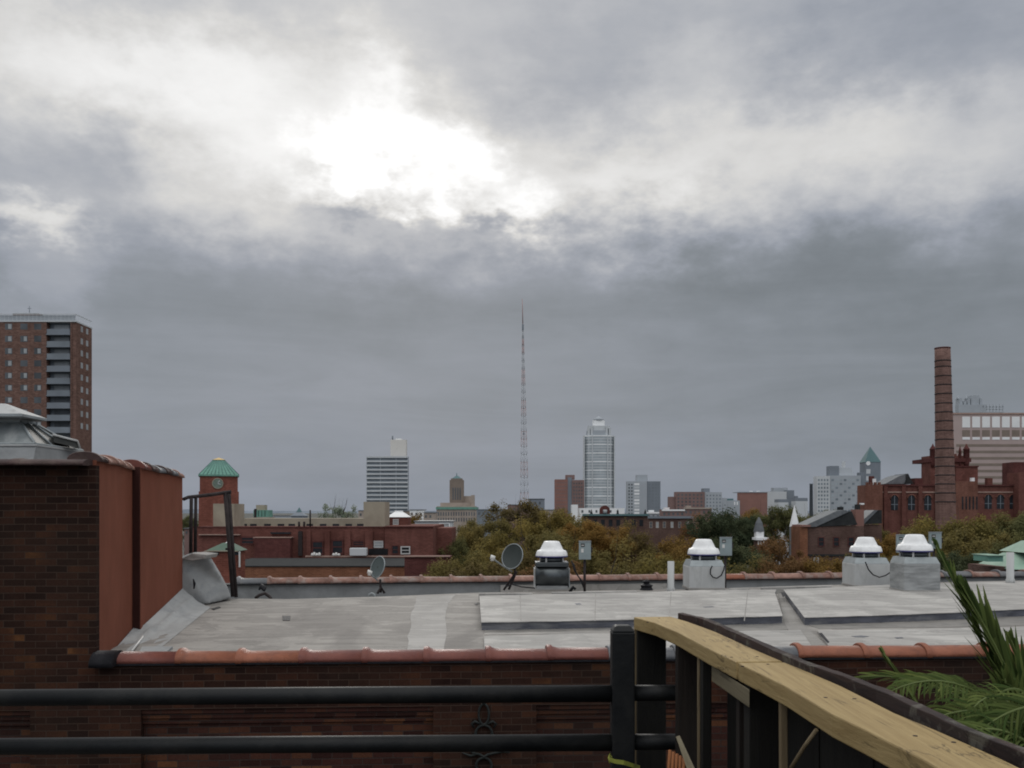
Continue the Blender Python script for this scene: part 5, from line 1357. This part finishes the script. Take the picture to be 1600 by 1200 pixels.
MB().box(X(1262,D), X(1350,D), D-.12, D-.01, Z(869,D), Z(866,D)).build('string_course', Cc['slate_dk'], r)
fwin(r, 1271, 1279, 871, 880, D, Cc['win_b'], K['frame_w']); 
block(r, 'bay', 1250, 1262, 823, D-.6, 3, B['orange']); block(r, 'side_wing', 1350.2, 1378, 820, D+2.3, 7, B['housebrick'])
MB().box(X(1249,D), X(1263,D), D-.8, D+2.5, Z(823,D)+.001, Z(820,D)).build('bay_coping', B['hazered2'], r)
# white church spire and grey turret
D = 120; r = B_('white_church_spire', 1243, D, 'slim white pointed spire in front of the green trees', 'spire')
MB().box(X(1237,D), X(1249,D), D, D+1, 0, Z(823,D)).build('base', Cc['slate'], r); MB().pyramid(X(1237,D), X(1249,D), D, D+1, Z(823,D)+.001, Z(789,D)).build('spire', Cc['white'], r)
D = 88; r = B_('grey_turret_house', 1189, D, 'small house turret with grey cone roof over a white lantern', 'house')
MB().lathe((X(1188,D),D+.5,Z(831,D)), [(.5,0),(.48,.1),(.33,.8),(.05,Z(808,D)-Z(831,D))], 8, False).build('cone_roof', Cc['slate'], r)
MB().box(X(1182,D), X(1194,D), D+.1, D+.8, Z(840,D), Z(831,D)).build('lantern', Cc['white'], r)
MB().box(X(1181,D), X(1201,D), D-.1, D+1.4, Z(844,D), Z(840,D)).build('cornice', Cc['white'], r)
MB().box(X(1183,D), X(1200,D), D, D+1.3, 0, Z(844,D)).build('body', B['housebrick'], r)
for xc in (1185,1189,1193.5): fwin(r, xc-1, xc+1, 846, 852, D, K['frame_w'])

# --- arched pediment brownstone and rows of houses at the tree line
D = 130; r = B_('arched_pediment_building', 945, D, 'dark row building with arched dormer pediment and white parapet band', 'building')
block(r, 'wall', 912, 1012, 806, D, 10, B['housebrick']); MB().box(X(910,D), X(1013,D), D-.4, D+.2, Z(806,D)+.001, Z(803,D)).build('cornice', Cc['cop_far'], r)
n = 12; pts = [P(937.5,803,D-.2), P(953,803,D-.2)]+[Vector((X(945.2,D)+X(CX+7.6,D)*math.cos(math.pi*i/n), D-.2, Z(797.5,D)+X(CX+7.6,D)*math.sin(math.pi*i/n))) for i in range(n+1)]
MB().poly(pts, (0,1.2,0)).build('arched_pediment', B['darkred'], r)
MB().lathe((X(945.2,D), D-.25, Z(799.5,D)), [(.28,-.25),(.28,.28)], 10).build('pediment_window', Cc['win_l'], r)
for xc in (924, 965, 1008): MB().pyramid(X(xc-2,D), X(xc+2,D), D-.3, D+.1, Z(803,D), Z(795.5,D)).build('finial', Cc['slate_dk'], r)
for xc in range(918, 1010, 12): fwin(r, xc-3, xc+3, 812, 822, D, Cc['win'])
r = B_('white_parapet_row', 940, 190, 'white rendered parapet block just behind the arched pediment', 'building')
block(r, 'wall', 906, 976, 794, 190, 8, Cc['white']); block(r, 'party_wall', 894, 903, 788.5, 188, 6, Cc['white'])
for xc in range(910,975,11): fwin(r, xc-1.5, xc+1.5, 797, 801, 190, Cc['win_h'])
D = 150; r = B_('brown_row_houses', 1045, D, 'low brown row with evenly spaced pale curtained windows', 'houses')
block(r, 'wall', 1012.5, 1082, 808, D, 9, B['housebrick']); MB().box(X(1012,D), X(1083,D), D-.3, D-.01, Z(810,D), Z(806.5,D)).build('cornice', Cc['grayd'], r)
for q, xc in enumerate((1017,1027,1038,1050,1062,1074)): fwin(r, xc-2.4, xc+2.4, 815, 825, D, Cc['win_l'] if q % 2 else Cc['win_h'], Cc['beige'])
D = 260; names = [(1034,1070,796,'hazered','low hazy red rooftops with white trim behind the brown row','white'),(1068,1112,793,'hazered','reddish low block just below the stepped red block',None),
 (1010,1036,800,None,'pale grey low roofs behind the brown row','white')]
for a, b, y, mm, lb, tr in names:
    r = B_('low_roofs', (a+b)/2, D, lb, 'building'); block(r, 'wall', a, b, y, D, 9, B[mm] if mm else Cc['gray'])
    MB().box(X(a,D), X(b,D), D-.3, D-.01, Z(y+2.4,D), Z(y,D)).build('parapet', Cc['white'] if tr else Cc['beige'], r)
    for xc in range(a+4, b-2, 7): fwin(r, xc-1.5, xc+1.5, y+5, y+9, D, Cc['win_h'])
    block(r, 'roof_bulkhead', a+5, a+12, y-3, D+3, 3, Cc['white'] if tr else Cc['beige'], y1=y)
    D += 12
# far low things to the left
for k, (a, b, y, d, m, lb) in enumerate([(640,662,797,260,'white','white low house in a gap left of the beige stepped block'),(662,681,801,230,'beige','small tan house left of the beige stepped block'),
    (628,646,799,330,'beige','small brown roof just right of the white slab block'),(745,792,796.5,420,'band','flat bluish warehouse right of the beige stepped block'),
    (648,706,815,120,'grayl','pale grey low house with dark window at the foot of the beige block'),(793,828,789,300,'hazered','red brick low block seen through bare trees by the mast'),
    (826,851,780,310,'grayd','dark block with tiny roof house just right of the mast foot'),(840,868,797,280,'beige','tan low building between the mast and the red apartments'),
    (405,470,806,340,'gray','pale distant flat roof behind the cream parapet'),(560,580,798,400,'beige','low pale roof behind the cream bulkhead'),(288,300,826,130,'hazered','red low house seen under the ladder rail')]):
    r = B_('low_building', (a+b)/2, d, lb, 'building')
    block(r, 'wall', a, b, y, d, 8, Cc.get(m) or B[m]); MB().box(X(a,d)-.1, X(b,d)+.1, d-.2, d+8.1, Z(y,d)+.001, Z(y-1,d)).build('roof', Cc['grayd'] if k % 2 else Cc['slate'], r)
    for q in range(int((b-a)/7)): fwin(r, a+2+q*7, a+5+q*7, y+4, y+8, d, Cc['win_h'])
    if d == 120: fwin(r, 686, 703, 817, 824, d, Cc['win_h'], Cc['white'])
# teal framed structure and grey spire left
D = 160; r = B_('teal_roof_structure', 408, D, 'small teal green rooftop structure behind the cream parapet', 'structure')
block(r, 'wall', 396, 419, 797, D, 3, Cc['cop'], y1=808); block(r, 'base', 394, 421, 808, D, 4, Cc['beige'])
block(r, 'corner_post', 397, 400.5, 795, D-.1, .4, K['rust'], y1=808); block(r, 'tank', 400, 414, 789, D+1, 1.5, Cc['cream'], y1=797)
for xc in (404,409,414): fwin(r, xc-.4, xc+.4, 797.5, 807, D, Cc['slate_dk'], name='mullion')
D = 260; r = B_('dark_spire_house', 465, D, 'distant dark pointed roof left of the round grey-green tree', 'house')
MB().box(X(455,D), X(476,D), D, D+4, 0, Z(806,D)).build('wall', Cc['grayd'], r); MB().pyramid(X(454,D), X(477,D), D-.2, D+4.2, Z(806,D), Z(800,D), X(461,D), X(469,D), D+1.5, D+2.5).build('roof', Cc['grayd'], r)
MB().pyramid(X(461,D), X(469,D), D+1.4, D+2.6, Z(800,D), Z(792.5,D)).build('spire', Cc['cop_far'], r)

# --- bright green copper roof at the right edge
D = 42; r = B_('green_roofed_house', 1570, D, 'small house with pale green hipped roof and dormer at the right edge', 'house')
MB().box(X(1560,D), X(1680,D), D+.3, D+2.8, 0, Z(886,D)).build('wall', B['housebrick'], r)
MB().pyramid(X(1523,D+3), X(1700,D), D-.4, D+3, Z(889,D), Z(866,D), X(1572,D+1.5), X(1660,D), D+1.2, D+1.8).build('lower_roof', Cc['cop_br'], r)
MB().pyramid(X(1561,D+2.5), X(1680,D), D-.2, D+2.5, Z(864,D), Z(846,D), X(1600,D+1.2), X(1630,D), D+1.1, D+1.4).build('upper_roof', Cc['cop_br'], r)
MB().box(X(1538,D), X(1562,D), D-.3, D+1, Z(877,D), Z(868,D)).build('dormer', Cc['cop'], r); MB().box(X(1537,D), X(1563,D), D-.4, D+1.1, Z(868,D), Z(866.8,D)).build('dormer_roof', Cc['cop_br'], r)

# ------------------------------------------------------------------ trees
LC = {'olive': ((.088,.077,.032),(.122,.098,.036)), 'yellow': ((.102,.088,.032),(.145,.112,.036)), 'orange': ((.115,.078,.026),(.150,.088,.028)), 'rust': ((.095,.062,.030),(.120,.066,.032)),
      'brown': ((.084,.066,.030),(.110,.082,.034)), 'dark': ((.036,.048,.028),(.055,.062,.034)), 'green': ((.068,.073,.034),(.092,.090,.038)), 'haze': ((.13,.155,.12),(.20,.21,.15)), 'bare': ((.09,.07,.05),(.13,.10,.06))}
LM = {k: leaf_mat('leaves_'+k, *v, .4, 1.6) for k, v in LC.items()}
barkm = mat('tree_bark', (.055,.045,.038), .9, .3, 4); 
def crown_mesh(seed, nclump, per, size, openness):
    """unit crown: radius 1 round the origin"""
    rnd = random.Random(seed); mb = MB(True); tone = []; cl = []
    lob = [(Vector((rnd.uniform(-.55,.55), rnd.uniform(-.55,.55), rnd.uniform(-.35,.45))), rnd.uniform(.42,.62), rnd.uniform(-.1,.1)) for _ in range(7)]
    lob.append((Vector((0,0,0)), .8, 0)); lob.append((Vector((rnd.uniform(-.2,.2), rnd.uniform(-.2,.2), .4)), .55, .05))
    for i in range(nclump):
        c, r0, ht = lob[i % len(lob)]
        d = Vector((rnd.gauss(0,1), rnd.gauss(0,1), rnd.gauss(.25,1))).normalized()
        cl.append((c+d*r0*rnd.uniform(.65,1.0), rnd.uniform(.14,.26)*(1-.25*openness), rnd.uniform(0,1), min(1, max(0, rnd.gauss(.45,.22)+ht*2))))
    for c, rr, tn, hu in cl:
        for j in range(per):
            d = Vector((rnd.gauss(0,1), rnd.gauss(0,1), rnd.gauss(0,1))).normalized()
            q = rr*rnd.random()**.4*rnd.uniform(.7,1.15)
            p = c+d*q
            n = (d+Vector((rnd.uniform(-.9,.9), rnd.uniform(-.9,.9), rnd.uniform(-.2,1.1)))).normalized()
            a = n.orthogonal().normalized(); b = n.cross(a); th = rnd.uniform(0, 6.28); a, b = a*math.cos(th)+b*math.sin(th), b*math.cos(th)-a*math.sin(th)
            s = size*rnd.uniform(.5,1.2); a = a*s; b = b*s*.7
            mb.add([p-a, p-b*.8, p+a, p+b], [(0,1,2,3)])
            t_ = .44+.10*tn+.08*d.z+.10*p.z+rnd.uniform(-.05,.05)  # paler upward: top light painted into the leaf tone
            tone.append((max(.03, min(1, t_)), min(1, max(0, hu+rnd.uniform(-.2,.2))), 0, 1))
    return mb, tone
def trunk_mesh(seed, fan_=1.0, twigs=False):
    rnd = random.Random(seed+99); mb = MB(True)
    mb.tube([(0,0,0),(.01,.0,.2),(.0,.02,.42),(.02,0,.62)], [.055,.045,.036,.02], 7)
    for i in range(9 if not twigs else 16):
        a = rnd.uniform(0, 6.28); z0 = rnd.uniform(.25,.55); l = rnd.uniform(.45,.85)*fan_
        p = [Vector((0,0,z0)), Vector((math.cos(a)*l*.4, math.sin(a)*l*.4, z0+.12)), Vector((math.cos(a)*l*.85, math.sin(a)*l*.85, min(.97, z0+rnd.uniform(.25,.45))))]
        mb.tube(p, [.022,.014,.004], 5, False)
        for k in range(3 if not twigs else 7):
            f = rnd.uniform(.3,.95); q = p[1]*(1-f)+p[2]*f; b = a+rnd.uniform(-1.2,1.2)
            mb.tube([q, q+Vector((math.cos(b)*.16, math.sin(b)*.16, .07)), q+Vector((math.cos(b)*.26, math.sin(b)*.26, rnd.uniform(.1,.22)))], [.008,.005,.002], 4, False)
    return mb
PROTO = []
CS = .029
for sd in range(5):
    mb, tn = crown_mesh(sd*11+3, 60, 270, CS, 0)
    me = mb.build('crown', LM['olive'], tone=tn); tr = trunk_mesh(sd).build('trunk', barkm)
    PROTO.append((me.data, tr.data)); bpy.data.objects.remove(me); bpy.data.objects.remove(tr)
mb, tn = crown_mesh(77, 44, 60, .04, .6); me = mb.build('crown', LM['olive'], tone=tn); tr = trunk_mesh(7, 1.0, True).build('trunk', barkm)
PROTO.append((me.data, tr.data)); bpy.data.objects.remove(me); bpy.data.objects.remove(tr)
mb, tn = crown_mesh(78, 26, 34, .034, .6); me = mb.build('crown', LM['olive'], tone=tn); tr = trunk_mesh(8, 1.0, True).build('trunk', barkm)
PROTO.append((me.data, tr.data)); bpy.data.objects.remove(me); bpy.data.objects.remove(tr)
def tree(px, top, d, wpx, kind, proto, label, group=None):
    h = Z(top, d); w_ = wpx*(1.35 if proto < 5 else 1.0)/2/F*d; hc = w_*random.uniform(.85,1.05)
    r = empty('tree', (X(px,d), d, 0), label, 'tree', group, rz=random.uniform(0, 6.28))
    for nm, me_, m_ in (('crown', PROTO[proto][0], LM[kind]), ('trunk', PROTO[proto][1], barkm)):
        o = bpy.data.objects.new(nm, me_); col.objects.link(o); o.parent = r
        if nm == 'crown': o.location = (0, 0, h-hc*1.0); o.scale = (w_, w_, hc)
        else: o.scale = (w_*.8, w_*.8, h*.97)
        o.material_slots[0].link = 'OBJECT'; o.material_slots[0].material = m_
TREES = [
 (521,782,230,64,'haze',5,'grey-green round tree standing alone above the cream parapet'),
 (545,795,235,34,'haze',5,'small grey-green tree to the right of the lone round one'),
 (648,800,180,52,'orange',1,'small orange tree between the white slab block and the beige block'),
 (668,818,140,50,'brown',2,'brown tree at the foot of the beige stepped block'),
 (300,806,140,36,'green',3,'green treetop seen through the ladder rail'),
 (735,818,110,74,'olive',0,'olive tree directly below the beige stepped block'),
 (712,838,82,74,'green',1,'dull green tree just right of the red school wing'),
 (762,806,125,76,'olive',2,'olive tree left of the mast foot'),
 (790,779,130,70,'bare',6,'half bare brown tree at the foot of the radio mast'),
 (822,782,132,96,'brown',3,'rounded brown tree hiding the foot of the radio mast'),
 (790,812,88,110,'yellow',4,'yellow-olive broad tree under the radio mast'),
 (866,794,125,84,'yellow',0,'tall yellow-olive tree below the red apartment slab'),
 (905,806,118,80,'olive',1,'olive tree below the tall pale tower'),
 (852,822,78,120,'olive',2,'broad olive tree above the dark satellite dish'),
 (928,814,86,80,'orange',3,'orange-red tinted tree in front of the arched pediment'),
 (978,812,92,90,'brown',4,'dark brown tree below the grey two-tone block'),
 (722,862,56,110,'olive',3,'near olive tree beside the dark red annex'),
 (790,858,52,120,'brown',0,'near brown tree directly behind the dark dish'),
 (858,862,50,110,'rust',1,'near rust-brown tree behind the drum fan'),
 (925,850,54,120,'olive',2,'near olive tree behind the leftmost switch box'),
 (1005,842,62,130,'olive',4,'near olive tree above the black tarred lump'),
 (1065,836,78,100,'orange',0,'orange-brown tree below the brown row houses'),
 (1080,858,54,130,'yellow',3,'near yellow-olive tree behind the fan with the looped cable'),
 (1128,792,92,96,'dark',1,'very dark green tree below the stepped red block'),
 (1165,800,97,70,'dark',2,'dark green tree left of the grey turret'),
 (1108,800,120,70,'rust',4,'rust-tinged tree left of the very dark green tree'),
 (1140,838,70,90,'dark',0,'dark green tree right of the looped-cable fan'),
 (1180,795,190,74,'orange',3,'far orange tree in front of the red box block'),
 (1222,788,165,74,'green',0,'green tree behind the white spire'),
 (1262,800,150,50,'green',2,'small green tree right of the white spire'),
 (1215,836,82,74,'rust',1,'rust-brown tree right of the grey turret'),
 (1160,868,50,90,'olive',4,'near olive tree between the second and third fans'),
 (1228,862,52,100,'rust',2,'near rust tree left of the gabled house'),
 (1290,868,50,90,'orange',0,'near orange tree before the gabled house windows'),
 (1345,862,52,90,'yellow',1,'near yellow-olive tree behind the sagging-cable fan'),
 (1378,835,70,70,'orange',3,'orange-olive tree right of the gabled house'),
 (1420,812,98,100,'yellow',4,'yellow-olive tree below the castle arched windows'),
 (1362,812,110,60,'olive',1,'small olive tree behind the gabled house roof'),
 (1488,798,108,120,'yellow',2,'broad yellow-green tree at the foot of the smokestack'),
 (1560,798,110,120,'olive',0,'broad olive tree below the castle right wing'),
 (1622,802,105,100,'green',3,'green tree cut by the right frame edge'),
 (1432,842,66,110,'olive',1,'olive tree behind the switch boxes'),
 (1500,826,72,120,'olive',3,'mid olive tree behind the palm tip'),
 (1565,832,56,90,'green',4,'rounded green tree above the green roofed house'),
 (1515,856,50,70,'dark',2,'near dark tree left of the green roofed house'),
 (1455,862,50,90,'dark',0,'near dark green tree behind the streaked curb fan'),
 (1395,864,50,80,'brown',4,'near brown tree between the third and fourth fans'),
 (1300,795,240,50,'green',0,'distant green tree below the grey gridded block'),
 (1610,862,60,60,'dark',1,'dark tree behind the green roofed house at the edge'),
 (690,800,330,40,'olive',5,'far olive tree left of the beige tower base'),
]
for t_ in TREES: tree(*t_, group='autumn trees between the buildings')
# low undergrowth filling gaps far below
